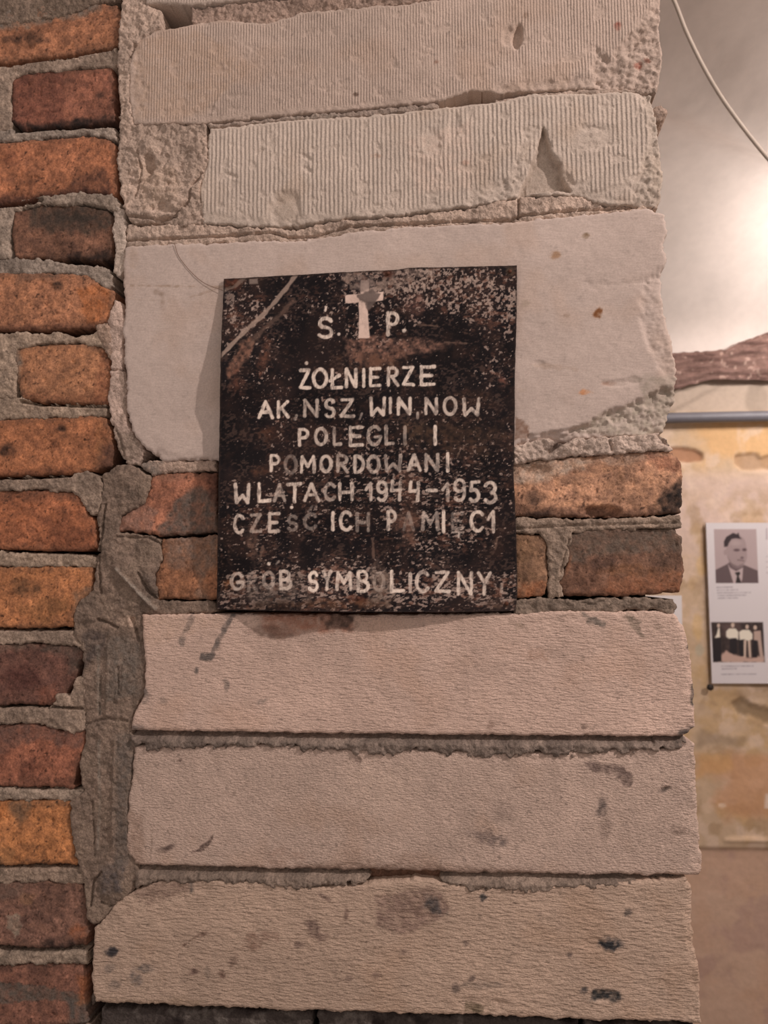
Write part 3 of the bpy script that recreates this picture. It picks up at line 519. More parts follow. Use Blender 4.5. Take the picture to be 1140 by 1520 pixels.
# beige lime mortar
lime = [
 ([(183,-20),(214,-30),(216,6),(238,14),(240,40),(205,63),(194,95),(192,140),(200,184),(306,184),(311,240),(299,280),(306,334),(270,336),(240,330),(205,334),(190,326),(183,300),(178,280),(176,250),(177,180),(174,120),(176,60)], (202,182,164), 1.2, 3.4, 2.6, [([(200,68),(194,84)],4,5),([(222,332),(255,324),(280,300),(286,275),(300,258)],3,6),([(205,225),(210,260),(200,290)],3,4),([(188,322),(230,326),(262,322)],3,6),([(172,100),(178,180)],2,5)], [('p',[(200,240),(260,250),(270,300),(210,310)],(186,162,142),.5)], [(222,215,9,14,.3,5),(222,245,7,14,0,-8),(195,262,10,20,0,-3),(270,295,30,12,-.6,4),(230,322,40,7,0,3),(240,310,14,6,0,-3)]),
 ([(187,328),(205,338),(240,333),(300,333),(385,338),(440,340),(500,328),(600,321),(700,308),(765,293),(860,291),(900,305),(975,308),(960,313),(870,321),(760,333),(600,339),(520,348),(440,361),(390,359),(260,364),(187,367)], (204,184,166), .5, 1.8, 2.0, [([(190,357),(300,352),(400,345),(430,353),(470,350),(520,336),(600,333),(680,329),(756,327),(775,320),(850,313),(945,308)],3,7),([(770,292),(769,325)],3,6)], [], []),
 ([(170,300),(183,312),(187,330),(187,366),(185,398),(178,410),(166,402),(170,372),(167,330)], (206,192,176), 0, 1.5, 1.5, [], [], []),
 ([(162,470),(171,446),(180,451),(187,480),(186,500),(182,515),(182,545),(188,560),(188,612),(190,634),(206,652),(212,670),(205,690),(188,689),(176,668),(165,630),(160,590),(164,545),(159,510)], (212,190,174), 0, 2, 1.4, [([(163,548),(186,550)],2.5,4),([(168,630),(178,650),(184,680)],2.5,3)], [('p',[(168,640),(200,640),(216,690),(176,690)],(150,132,118),.8),('P',[(178,550),(188,550),(188,630),(180,625)],(150,130,116),.6)], [(172,470,8,20,0,2)]),
 ([(140,482),(162,478),(166,500),(164,530),(158,524),(150,512)], (172,150,132), 1, 1.5, 1.5, [], [], []),
 ([(284,10),(350,4),(430,-4),(560,-14),(700,-22),(980,-36),(980,-28),(700,-6),(560,8),(520,15),(450,22),(400,38),(330,32),(290,38),(281,24)], (180,158,142), -1.5, 2.6, 2.2, [], [('e',(470,8,50,10),(140,118,104),.5)], []),
 ([(306,184),(500,167),(648,153),(652,160),(600,169),(560,174),(420,182),(312,193)], (176,160,146), .6, 1.5, 1.6, [([(312,192),(420,182),(560,174),(600,169)],3,4)], [('e',(470,174,40,8),(150,138,126),.5)], []),
 ([(728,156),(742,148),(810,135),(900,131),(976,130),(972,138),(850,142),(790,143),(745,153)], (190,172,156), -.5, 1.5, 1.8, [], [], []),
 ([(206,692),(222,684),(320,682),(324,700),(300,700),(260,700),(226,705)], (196,174,156), 0, 1.8, 1.8, [], [('p',[(200,684),(240,684),(240,705),(200,705)],(134,122,112),.8)], []),
 ([(762,663),(790,656),(815,650),(840,660),(856,652),(900,648),(975,645),(990,655),(1000,668),(960,671),(880,675),(800,684),(762,689)], (210,192,176), 2, 3.2, 2.4, [([(815,672),(840,650),(860,644)],5,6),([(905,655),(908,668)],3,4),([(978,648),(995,664)],4,5)], [('e',(835,655,16,6,-.5),(104,88,78),.8)], [(860,660,34,10,-.1,2.5)]),
]
for k, (poly, c, lift, a, b, cr, st, bu) in enumerate(lime):
    slab('mortar_joint', poly, M_CRUMB, mort_h(lift, a, b, 16, cracks=cr, bumps=bu), mort_c(c, np.array(c) * .88, st, .08), wall, seed=850 + k * 5, jag=2.0, js=9, rnd=3, back=60 if k not in (1, 9) else 200, res=1.3)
slab('mortar_joint', [(966,158),(982,153),(991,160),(990,170),(982,176),(966,174)], M_CRUMB, mort_h(-3, 2, 2), mort_c((176,156,140)), wall, seed=925, jag=1.5, back=50)
# grey beds right of the plaque and between the blocks
beds = [
 ([(700,766),(762,768),(860,770),(960,768),(1010,765),(1013,784),(900,787),(850,791),(843,830),(831,862),(838,886),(812,889),(815,840),(811,800),(800,793),(762,791),(700,791)], (148,138,126), .6, [], [([(765,785),(850,780),(1010,776)],2,3),([(845,800),(832,850)],2.5,3)]),
 ([(762,892),(780,888),(812,887),(850,890),(920,887),(1000,888),(1006,903),(998,914),(975,906),(930,906),(890,912),(850,906),(800,914),(762,912)], (132,124,114), 2.4, [], [([(850,892),(880,897),(900,890)],2.5,3)]),
]
for k, (poly, c, lift, st, cr) in enumerate(beds):
    slab('mortar_joint', poly, M_MORTAR, mort_h(lift - 1, 2, 1.8, 16, cracks=cr), mort_c(c, np.array(c) * .86, st), wall, seed=930 + k * 5, jag=1.8, js=9, rnd=3, back=200)
t45 = [(190,1083),(400,1086),(700,1090),(1030,1092)]
slab('mortar_joint', [(196,1080),(400,1082),(700,1086),(1012,1088),(1014,1100),(1005,1109),(960,1110),(900,1113),(830,1120),(800,1116),(770,1120),(700,1121),(690,1114),(660,1118),(640,1110),(590,1117),(560,1117),(500,1112),(450,1110),(430,1106),(330,1105),(240,1110),(200,1107)],
     M_MORTAR, mort_h(-8, 2.2, 2.0, 12, t45, 13.5, [([(968,1088),(970,1106)],3,5)]), mort_c((130,123,116), (104,98,93), [], .2), wall, seed=950, jag=4.2, js=7, rnd=2.5, back=200)
t56 = [(190,1284),(500,1290),(800,1296),(1030,1299)]
slab('mortar_joint', [(200,1280),(400,1284),(543,1290),(546,1300),(530,1308),(480,1312),(450,1318),(420,1312),(370,1310),(330,1307),(300,1306),(240,1308),(206,1314)],
     M_MORTAR, mort_h(-8, 2.0, 1.8, 12, t56, 13, []), mort_c((134,126,117), (110,103,96), [], .18), wall, seed=960, jag=3.6, js=7, rnd=2.5, back=200)
slab('mortar_joint', [(655,1290),(800,1293),(1005,1296),(1006,1302),(975,1308),(900,1313),(850,1315),(790,1322),(740,1316),(700,1318),(655,1309)],
     M_MORTAR, mort_h(-8, 2.0, 1.8, 12, t56, 13, []), mort_c((134,126,117), (110,103,96), [], .18), wall, seed=965, jag=3.6, js=7, rnd=2.5, back=200)
slab('mortar_joint', [(535,1290),(668,1294),(668,1312),(535,1308)], M_MORTAR, mort_h(-12, 1, 1), mort_c((120,98,84)), wall, seed=968, jag=1, back=200)
slab('mortar_joint', [(130,1480),(141,1486),(400,1494),(700,1503),(1034,1513),(1034,1530),(700,1518),(400,1508),(130,1500)], M_MORTAR, mort_h(-14, 1.5, 1), mort_c((70,62,58)), wall, seed=970, jag=1, back=200)
slab('mortar_joint', [(131,1418),(140,1420),(139,1440),(141,1470),(138,1484),(131,1500)], M_MORTAR, mort_h(-7, 1.5, 1.2), mort_c((104,98,92)), wall, seed=971, jag=1.5, back=60)
# deep core behind the gaps, its colour darkened to paint in their shade
def core(name, x0, x1, z0, z1, ya, yb, mat_):
    V = [(x, y, z) for x in (x0, x1) for y in (ya, yb) for z in (z0, z1)]
    Q = [(0,1,3,2),(4,6,7,5),(0,4,5,1),(2,3,7,6),(0,2,6,4),(1,5,7,3)]
    return mesh_obj(name, V, Q, mat_, wall, np.tile((60,52,48), (8,1)), smooth=False)
xr = W(970, 760)[0]
core('core', -1.6, xr, 0.0, 3.2, 0.055, 0.235, M_MORTAR)

# ------------------------------------------------------------------ plaque
plaque = bpy.data.objects.new('memorial_plaque', None); COL.objects.link(plaque)
plaque.location = Vector(W(545, 907, -0.002))
tagged(plaque, 'black weathered metal plaque with hand-painted white lettering and cross on the wall', 'plaque')
def pl_edge(pts, t): return np.interp(t, np.linspace(0, 1, len(pts)), [p for p in pts])
nU, nV = 436, 512
u, v = np.meshgrid(np.linspace(0, 1, nU + 1), np.linspace(0, 1, nV + 1), indexing='ij')   # v: 0 bottom, 1 top
yt = 1 - v
left_x = np.interp(yt, [0, .23, .38, .6, 1], [332.5, 327.5, 326.5, 324.5, 321.5])
right_x = np.interp(yt, [0, .15, .3, .45, .6, .78, .95, 1], [767.5, 767, 764.5, 764, 762.5, 766.5, 768, 765.5])
top_y = np.interp(u, [0, .25, .45, .58, .63, .75, 1], [414, 408, 403, 401, 397.5, 396.5, 394])
bot_y = np.interp(u, [0, .2, .45, .8, 1], [905, 907, 909, 909, 907])
PX = left_x * (1 - u) + right_x * u + .5 * fbm(u * 0 + 3, v * 500, 12, 3, 5)
PY = top_y * (1 - yt) + bot_y * yt + .5 * fbm(u * 440, v * 0 + 3, 12, 3, 6)
# bent sheet: stands off the wall most along the left edge and the bottom
lft = np.interp(yt, [0, .03, .18, .27, .33, .42, .5, .6, .8, 1], [5.5, 6, 13, 19, 20, 14, 14, 18, 16, 10])
btm = np.interp(u, [0, .1, .25, .33, .45, .6, .72, .88, 1], [5, 10, 22, 23, 16, 18, 15, 8, 5.5])
Hh = 6.5 + (lft - 6.5) * (1 - sst(0, .28, u)) * (1 - sst(.8, 1, yt)) + (btm - 6.5) * sst(.78, 1, yt)
Hh = Hh + .7 * fbm(u * 440, v * 512, 90, 3, 3) + .15 * fbm(u * 440, v * 512, 16, 3, 4)
fold = mline(PX, PY, [(440,408),(380,470),(327,529)], 7, 3); Hh = Hh + fold * .8
Hh = Hh + 1.2 * mell(PX, PY, 543, 437, 18, 12, 0, .5, 0) - .6 * mell(PX, PY, 532, 888, 10, 8, 0, .5, 0)

# stroke letters, unit box, y down
def arc(cx, cy, rx, ry, a0, a1, n=14):
    return [(cx + rx * math.cos(math.radians(a)), cy + ry * math.sin(math.radians(a))) for a in np.linspace(a0, a1, n)]
G = {
 'A': [[(0,1),(.48,0),(1,1)],[(.2,.66),(.82,.66)]],
 'B': [[(.08,0),(.08,1)],[(.08,0)]+arc(.45,.24,.42,.24,-90,90)+[(.08,.48)],[(.08,.48)]+arc(.5,.74,.5,.26,-90,90)+[(.08,1)]],
 'C': [arc(.56,.5,.56,.5,-42,-318,22)],
 'D': [[(.1,0),(.1,1)],[(.1,0)]+arc(.3,.5,.68,.5,-90,90)+[(.1,1)]],
 'E': [[(.05,0),(.05,1)],[(.05,.03),(1,0)],[(.05,.5),(.8,.5)],[(.05,1),(1,.97)]],
 'G': [arc(.55,.5,.55,.5,-42,-350,24),[(1.05,.56),(.6,.58)]],
 'H': [[(.05,0),(.05,1)],[(.95,0),(.95,1)],[(.05,.52),(.95,.52)]],
 'I': [[(.5,0),(.5,1)]],
 'K': [[(.06,0),(.06,1)],[(.95,0),(.1,.55)],[(.35,.42),(1,1)]],
 'L': [[(.06,0),(.06,1),(1,.97)]],
 'l': [[(.12,0),(.12,1),(1,.97)],[(-.08,.62),(.8,.3)]],
 'M': [[(0,1),(.06,0),(.5,.62),(.94,0),(1,1)]],
 'N': [[(.04,1),(.06,0),(.94,1),(.96,0)]],
 'O': [arc(.5,.5,.5,.5,0,360,26)],
 'P': [[(.08,0),(.08,1)],[(.08,.02)]+arc(.45,.27,.5,.27,-90,90)+[(.08,.54)]],
 'R': [[(.08,0),(.08,1)],[(.08,.02)]+arc(.45,.25,.48,.25,-90,90)+[(.08,.5)],[(.4,.5),(1,1)]],
 'S': [arc(.52,.26,.42,.26,-25,-230,14)+arc(.48,.74,.46,.26,-60,150,16)],
 'T': [[(0,.04),(1,0)],[(.52,.02),(.52,1)]],
 'W': [[(0,0),(.08,1),(.5,.6),(.92,1),(1,0)]],
 'Y': [[(0,0),(.52,.5)],[(1,0),(.5,.52),(.46,1)]],
 'Z': [[(.05,.02),(.95,0),(.03,.98),(1,1)]],
 '1': [[(0,.38),(.62,0),(.66,1)]],
 '9': [arc(.48,.28,.45,.28,0,360,20),[(.94,.25),(.92,.65)]+arc(.45,.72,.45,.28,0,140,10)],
 '4': [[(.1,0),(0,.5),(.92,.48)],[(.9,.05),(.82,1)]],
 '5': [[(.95,0),(.2,.03),(.12,.45)]+arc(.42,.7,.5,.3,-80,140,14)],
 '3': [arc(.45,.25,.45,.25,-160,80,12)+arc(.45,.74,.5,.27,-80,150,14)],
 '-': [[(0,.5),(1,.5)]],
}
ink = np.zeros(u.shape); 
def stroke(x0, x1, y0, y1, ch, w=5.2, a=1.0, seed=0):
    global ink
    for pl in G[ch]:
        pts = [(x0 + (w * .45) + p[0] * (x1 - x0 - w * .9), y0 + w * .4 + p[1] * (y1 - y0 - w * .8)) for p in pl]
        ink = np.maximum(ink, a * mline(PX, PY, pts, w, .9, .9, 7, seed))
def dot(x, y, r=2.6, a=1.0):
    global ink
    ink = np.maximum(ink, a * mell(PX, PY, x, y, r, r, 0, .3, .1))
rows = [
 [('S',470,496,470,503,1),('P',572,594,462,499,.95)],
 [('Z',443,462,547,578,1),('O',463,487,546,577,1),('l',489,509,547,578,1),('N',511,531,546,576,1),('I',535,545,546,575,1),('E',547,566,545,575,1),('R',573,593,544,574,.95),('Z',596,616,543,573,1),('E',622,647,542,573,1)],
 [('A',382,407,594,622,1),('K',410,430,594,621,1),('N',449,474,592,620,.8),('S',480,499,591,621,.95),('Z',504,527,591,620,.9),('W',548,573,589,618,.95),('I',576,583,589,614,.9),('N',588,612,589,617,.95),('N',629,651,590,616,.9),('O',657,679,588,617,.85),('W',686,713,590,618,.85)],
 [('P',441,460,635,663,.95),('O',466,487,634,662,.85),('L',493,508,633,662,.8),('E',517,540,632,663,.95),('G',544,566,631,662,.75),('L',570,586,630,661,.8),('I',596,606,632,661,.6),('I',640,652,631,661,1)],
 [('P',399,417,674,701,.95),('O',421,442,675,704,.45),('M',445,469,676,703,1),('O',474,494,675,702,.9),('R',498,518,674,702,.8),('D',523,542,675,703,.9),('O',544,565,675,703,.75),('W',570,597,674,700,.75),('A',604,626,673,700,.9),('N',629,653,673,701,.75),('I',659,670,671,701,1)],
 [('W',347,372,717,748,.9),('L',381,403,716,746,1),('A',405,425,717,745,.65),('T',425,449,716,747,1),('A',450,475,716,745,.9),('C',480,499,716,744,.7),('H',501,526,716,744,1),('1',541,557,715,744,.85),('9',558,577,713,745,.9),('4',579,598,712,744,.85),('4',606,625,713,745,.95),('-',632,650,719,737,1),('1',655,671,715,745,.8),('9',672,693,710,745,.9),('5',695,714,713,746,.9),('3',718,739,714,748,.95)],
 [('C',346,363,763,793,.9),('Z',370,389,762,791,.65),('E',397,416,760,791,.85),('S',425,443,764,789,.5),('C',450,471,761,787,.5),('I',489,499,759,788,1),('C',503,523,758,789,.95),('H',527,550,760,790,.55),('P',573,590,757,788,.9),('A',597,616,759,788,.45),('M',625,652,759,788,.65),('I',653,664,758,791,1),('E',669,688,760,787,.5),('C',697,719,757,790,1),('1',722,739,757,792,.9)],
 [('G',341,362,849,877,.85),('R',366,383,850,878,.4),('O',389,408,847,874,.6),('B',413,434,846,876,.85),('S',456,474,848,879,1),('Y',478,493,847,877,.9),('M',498,523,848,877,.9),('B',528,549,846,880,1),('O',553,572,848,878,.35),('L',578,601,846,880,1),('I',604,614,850,880,.85),('C',616,638,847,880,.85),('Z',644,669,847,880,.9),('N',677,703,848,884,.95),('Y',708,730,848,884,.9)],
]
for ri, row in enumerate(rows):
    for ci, (ch, x0, x1, y0, y1, a) in enumerate(row): stroke(x0, x1, y0, y1, ch, 5.4 if ri else 5.8, .22 + .78 * a, ri * 20 + ci)
for x, y, r in [(503,496,2.6),(600,491,3),(455,539,2.8),(433,753,2.6),(399,837,3)]: dot(x, y, r)
for pts, w, a in [([(484,456),(483,461)],4,1),([(440,617),(438,622)],5,.8),([(537,614),(534,622)],4,.7),([(620,613),(620,621)],4,.8),([(463,752),(459,758)],4,.5),([(672,790),(688,790)],3,.8),([(682,790),(681,797)],4,.9),([(410,837),(414,833)],3,.6),([(745,868),(744,878)],5,.6)]:
    ink = np.maximum(ink, a * mline(PX, PY, pts, w, 1, .5))
cross = np.maximum(mpoly(PX, PY, [(532,448),(545,448),(549,500),(548,502),(532,502),(533,470)], 1, .8), mpoly(PX, PY, [(512,438),(569,433),(569,446),(512,451)], 1, 1))
cross = np.maximum(cross, mpoly(PX, PY, [(535,416),(548,415),(548,440),(535,440)], 1, 1) * .8)
n = lambda sc, o, s, ax=1, ay=1: fbm(PX * ax, PY * ay, sc, o, s)
cP = flat(PX, (28, 24, 26)) * (1 + .16 * n(26, 4, 1)[..., None])
cP = mixc(cP, (52, 40, 38), sst(-.1, .4, n(60, 4, 2)) * .6)
cP = mixc(cP, (74, 52, 44), sst(.05, .5, n(20, 4, 12)) * .35)
cP = mixc(cP, (104, 82, 72), sst(.12, .5, .8 * fbm(PX * .8 + PY * .2, PY * 1.2, 3.0, 2, 91) + .5 * fbm(PX, PY, 24, 3, 92)) * .5)
# zones where the paint is worn
zone = (.30 + .25 * n(50, 3, 21)
    + .85 * mell(PX, PY, 705, 435, 85, 45, .1, .6, .3, 30, 3) + .45 * mell(PX, PY, 725, 520, 50, 60, 0, .7, .3, 30, 4)
    + .75 * mell(PX, PY, 590, 420, 80, 25, 0, .6, .3, 20, 5) + .45 * mell(PX, PY, 530, 470, 80, 70, 0, .7, .3, 25, 6)
    + .65 * mell(PX, PY, 360, 465, 34, 34, 0, .6, .3, 18, 7) + .45 * mell(PX, PY, 400, 580, 50, 90, .2, .7, .3, 25, 8)
    + .85 * mpoly(PX, PY, [(330,845),(770,850),(770,905),(330,905)], 14, 12, 30, 9) + .35 * mpoly(PX, PY, [(330,690),(660,700),(740,810),(600,850),(330,840)], 30, 20, 40, 10)
    + .35 * mell(PX, PY, 640, 690, 110, 60, 0, .7, .3, 30, 11) - .55 * mell(PX, PY, 455, 520, 45, 50, .2, .6, .3, 25, 12) - .45 * mell(PX, PY, 350, 650, 40, 80, 0, .7, .3, 25, 13) - .4 * mell(PX, PY, 690, 520, 40, 50, 0, .6, .3, 25, 14)
    - .3 * mell(PX, PY, 480, 810, 60, 18, 0, .7, .3, 20, 15))
zone = np.clip(zone, 0, 1.15)
RX, RY = PX * .82 - PY * .57, PX * .57 + PY * .82
speck = (fbm(RX, RY, 4.5, 3, 31, .7) + fbm(PX, PY, 3.6, 2, 35)) * .78
speck2 = (fbm(RX * .7 + RY * .3, PY * 1.1, 3.6, 3, 32, .7) + fbm(PX * .6, RY * .2 + PY, 2.9, 2, 36)) * .78 
th = .80 - .66 * zone
m = sst(th, th + .22, np.where(PY > 690, speck2, speck) + .12 * n(14, 3, 33))
cP = mixc(cP, (172, 150, 138), m * .85)
m = sst(.42 - .25 * zone, .72 - .25 * zone, n(7, 4, 41, .7, 1.4)) * np.clip(zone + .1, 0, 1)
cP = mixc(cP, (116, 80, 66), m * .6)
# rust and bare patches
for d, c, s in [(('p',[(512,505),(560,500),(680,508),(660,520),(600,530),(560,545),(520,540)]),(150,112,96),.75),(('p',[(335,560),(350,520),(372,495),(380,510),(362,535),(345,562)]),(134,98,82),.85),(('p',[(380,540),(395,500),(405,505),(395,545),(385,560)]),(118,78,62),.6),
                (('e',(345,422,14,9)),(96,60,48),.9),(('e',(530,889,12,7)),(104,66,52),.9),(('e',(500,897,80,6)),(104,72,54),.6),(('e',(415,900,60,6)),(86,62,48),.6),(('e',(742,897,22,8)),(96,76,66),.8),(('e',(605,792,12,20)),(124,92,78),.7),(('e',(600,770,18,14)),(118,86,72),.7),(('e',(565,868,16,26)),(134,116,104),.8),(('e',(607,727,10,26)),(112,78,64),.5),
                (('e',(385,700,14,6)),(104,70,54),.5),(('e',(374,805,8,24,.4)),(126,98,84),.6),(('e',(395,645,18,10)),(102,66,50),.5),(('e',(620,640,18,14)),(100,78,62),.6),(('e',(680,650,60,24)),(82,62,50),.6),(('e',(560,540,40,14)),(100,70,54),.5),(('e',(338,868,12,8)),(150,96,62),.6),(('e',(700,590,30,12)),(86,62,50),.5),(('e',(350,570,10,16)),(124,80,64),.5),(('e',(615,450,12,20)),(140,100,88),.5),(('e',(745,565,7,10)),(126,84,72),.6),(('e',(402,882,50,18)),(112,98,90),.6),(('e',(440,862,20,12)),(110,96,86),.4)]:
    mm = mpoly(PX, PY, d[1], 4, 6, 10, 3) if d[0] == 'p' else mell(PX, PY, d[1][0], d[1][1], d[1][2], d[1][3], 0, .6, .8, 9, 7)
    cP = mixc(cP, c, np.clip(mm * s * (.75 + .9 * n(5, 3, 55)), 0, 1))
cP = mixc(cP, (150,130,118), mpoly(PX, PY, [(500,404),(600,400),(640,402),(650,412),(600,425),(540,440),(510,425)], 5, 8, 12, 5) * np.clip(.5 + 1.2 * n(6, 3, 57), 0, 1) * .8)
cP = mixc(cP, (170,148,134), mline(PX, PY, [(440,408),(418,436),(392,466),(355,500),(327,529)], 6, 1.2, 1.5, 10, 2) * .85)
cP = mixc(cP, (120,96,84), mline(PX, PY, [(436,446),(412,472),(390,490),(370,512)], 6, 2.5, 3, 8, 2) * .6)
cP = mixc(cP, (140,122,110), mline(PX, PY, [(332,432),(350,424),(362,414)], 5, 1.5, 2, 8, 3) * .7)
cP = mixc(cP, (150,134,124), mpoly(PX, PY, [(370,414),(383,413),(383,421),(370,422)], 1.2, 1) * .8)
for pts, w in [([(553,800),(555,828)],4),([(390,811),(386,832)],4),([(580,538),(590,552)],2),([(565,768),(630,760)],1.5),([(660,508),(700,510)],1.5),([(620,482),(650,484)],1.5),([(738,800),(735,815)],3)]:
    cP = mixc(cP, (132,106,92), mline(PX, PY, pts, w, 1.2, 1.5) * .65)
wear = np.clip(.90 + .45 * n(9, 4, 61) + .3 * n(3, 2, 62, 1.8, .5), 0, 1)
fade = ink
chz = np.clip(mell(PX, PY, 705, 428, 92, 42, .1, .6, .3, 30, 3) + .8 * mell(PX, PY, 352, 460, 32, 34, 0, .5, .3, 18, 7) + .7 * mell(PX, PY, 600, 425, 70, 30, 0, .6, .3, 18, 8) + .6 * mpoly(PX, PY, [(330,862),(770,866),(770,900),(330,900)], 10, 8, 20, 9), 0, 1)
chip = .8 * fbm(RX, RY, 8, 4, 131, .65) + .35 * fbm(PX, PY, 3.5, 2, 135)
cP = mixc(cP, (184, 162, 148), sst(.16, .32, chip * (.4 + .6 * chz) + .12 * (chz - 1)) * chz * .85)
cP = mixc(cP, (240, 222, 206), np.clip(sst(.25, .95, ink) * 0 + ink * wear * (.5 + .5 * ink), 0, 1))
cP = mixc(cP, (236, 208, 192), cross * np.clip(1.0 + .15 * n(8, 3, 63), 0, 1) * .97)
cP = mixc(cP, (112, 98, 92), mpoly(PX, PY, [(531,438),(552,430),(566,436),(560,446),(546,462),(542,450),(534,446)], 1.5, 3, 8, 9) * .9)
cP = mixc(cP, (112, 98, 92), mell(PX, PY, 542, 420, 14, 10, 0, .5, .5, 8, 9) * .55)
cP = mixc(cP, (84,52,42), mell(PX, PY, 576, 405, 8, 7, 0, .5, .4, 6, 2) * .85)
cP = mixc(cP, (84,70,58), mell(PX, PY, 757, 403, 6, 6, 0, .4, .3, 6, 2) * .85)
edge = np.minimum(np.minimum(PX - left_x, right_x - PX), np.minimum(PY - top_y, bot_y - PY))
cP = mixc(cP, (56, 46, 42), (1 - sst(0, 3.5, edge)) * .7)
D = ray(PX, PY); T = (-Hh / 1000 - CAM[1]) / D[..., 1]; PV = CAM + D * T[..., None]
i = np.arange(PV.shape[0] * PV.shape[1]).reshape(PV.shape[:2])
Qf = np.stack([i[:-1, :-1], i[1:, :-1], i[1:, 1:], i[:-1, 1:]], -1).reshape(-1, 4)
loop = np.concatenate([i[:, 0], i[-1, 1:], i[::-1, -1][1:], i[0, ::-1][1:-1]])
Vf = PV.reshape(-1, 3); nV0 = len(Vf); rim = Vf[loop] + np.array([0, .0016, 0])
k = np.arange(len(loop)); k2 = (k + 1) % len(loop)
Qr = np.stack([loop[k2], loop[k], nV0 + k, nV0 + k2], -1)
s = slice(None, None, 4); bk = PV[s, s] + np.array([0, .0016, 0]); nb0 = nV0 + len(rim)
ib = nb0 + np.arange(bk.shape[0] * bk.shape[1]).reshape(bk.shape[:2])
Qb = np.stack([ib[:-1, :-1], ib[:-1, 1:], ib[1:, 1:], ib[1:, :-1]], -1).reshape(-1, 4)
cf = cP.reshape(-1, 3)
def rel(o, root):
    o.parent = root; o.location = Vector(o.location) - root.location; return o
po = mesh_obj('metal_sheet', np.concatenate([Vf, rim, bk.reshape(-1, 3)]), np.concatenate([Qf, Qr, Qb]), M_PLAQUE, None,
              np.concatenate([cf, np.tile((60,48,42), (len(rim), 1)), np.tile((60,48,42), (bk.size // 3, 1))]))
rel(po, plaque)
M_RUST = plain_mat('rusty_iron', (92, 58, 44), .85, .2)
def nail(px, py, h, r=0.0022, parent=plaque, lab=None):
    p = W(px, py, -h / 1000); prof = [(0, r * .75), (.0006, r), (.0014, r * .8), (.0019, r * .3)]
    pts = [p + np.array([0, .012, 0]), p + np.array([0, .0005, 0])] + [p - np.array([0, a, 0]) for a, _ in prof]
    o = tube('nail', pts, [r * .45, r * .45] + [b for _, b in prof], M_RUST, None, 10)
    rel(o, parent)
for px, py in [(345,422),(576,406),(757,403),(532,888),(752,896)]:
    iu = int(np.clip((px - 325) / 440 * nU, 0, nU)); iv = int(np.clip((907 - py) / 510 * nV, 0, nV))
    nail(px, py, Hh[iu, iv])

# loose thread on the block by the plaque's top left corner
M_THREAD = plain_mat('thread', (112, 84, 68), .9)
tp = [W(x, y, -h / 1000) for x, y, h in [(259,361,3.4),(264,378,3.4),(275,394,3.2),(290,410,3.2),(303,420,3.4),(316,426,4),(331,431,5)]]
tagged(tube('loose_thread', spline(tp, 8), .00028, M_THREAD, None, 6), 'thin dark thread curving down to the upper left corner of the plaque', 'thread')

# ------------------------------------------------------------------ the room behind
YB = 1.92
def fine_coarse(a0, a1, f0, f1, cs, fs):
    return np.unique(np.round(np.concatenate([np.arange(a0, f0, cs), np.arange(f0, f1, fs), np.arange(f1, a1 + cs, cs)]), 5))
pw = W(1140, 490, YB); xv0 = W(960, 700, YB)[0]; xv1 = W(1150, 700, YB)[0]
z_sp = W(1010, 531, YB)[2]
gx = fine_coarse(-1.2, 3.0, xv0 - .1, xv1 + .12, .08, .006)
gz = fine_coarse(0.0, z_sp + .25, W(1060, 1540, YB)[2], z_sp + .1, .05, .006)
def wb(A, B):
    P = np.stack([A, A * 0 + YB, B], -1); px, py = proj(P)
    h = 5 * fbm(A, B, .35, 4, 1) + 1.5 * fbm(A, B, .04, 4, 2)
    h = h - 14 * mpoly(px, py, [(992,664),(1010,664),(1032,667),(1044,675),(1042,683),(1022,687),(995,682)], 1.5, 1.5) - 12 * mpoly(px, py, [(1090,676),(1110,673),(1122,674),(1130,680),(1150,674),(1180,680),(1170,698),(1100,697),(1090,688)], 2, 1.5)
    h = h - 9 * mpoly(px, py, [(1085,1045),(1100,1035),(1115,1045),(1150,1055),(1150,1080),(1120,1065),(1095,1062)], 3, 4)
    h = h - 14 * sst(1256, 1266, py) + 8 * mell(px, py, 1120, 1247, 40, 4, 0, .5, .3)
    P[..., 1] = YB - h / 1000
    return P
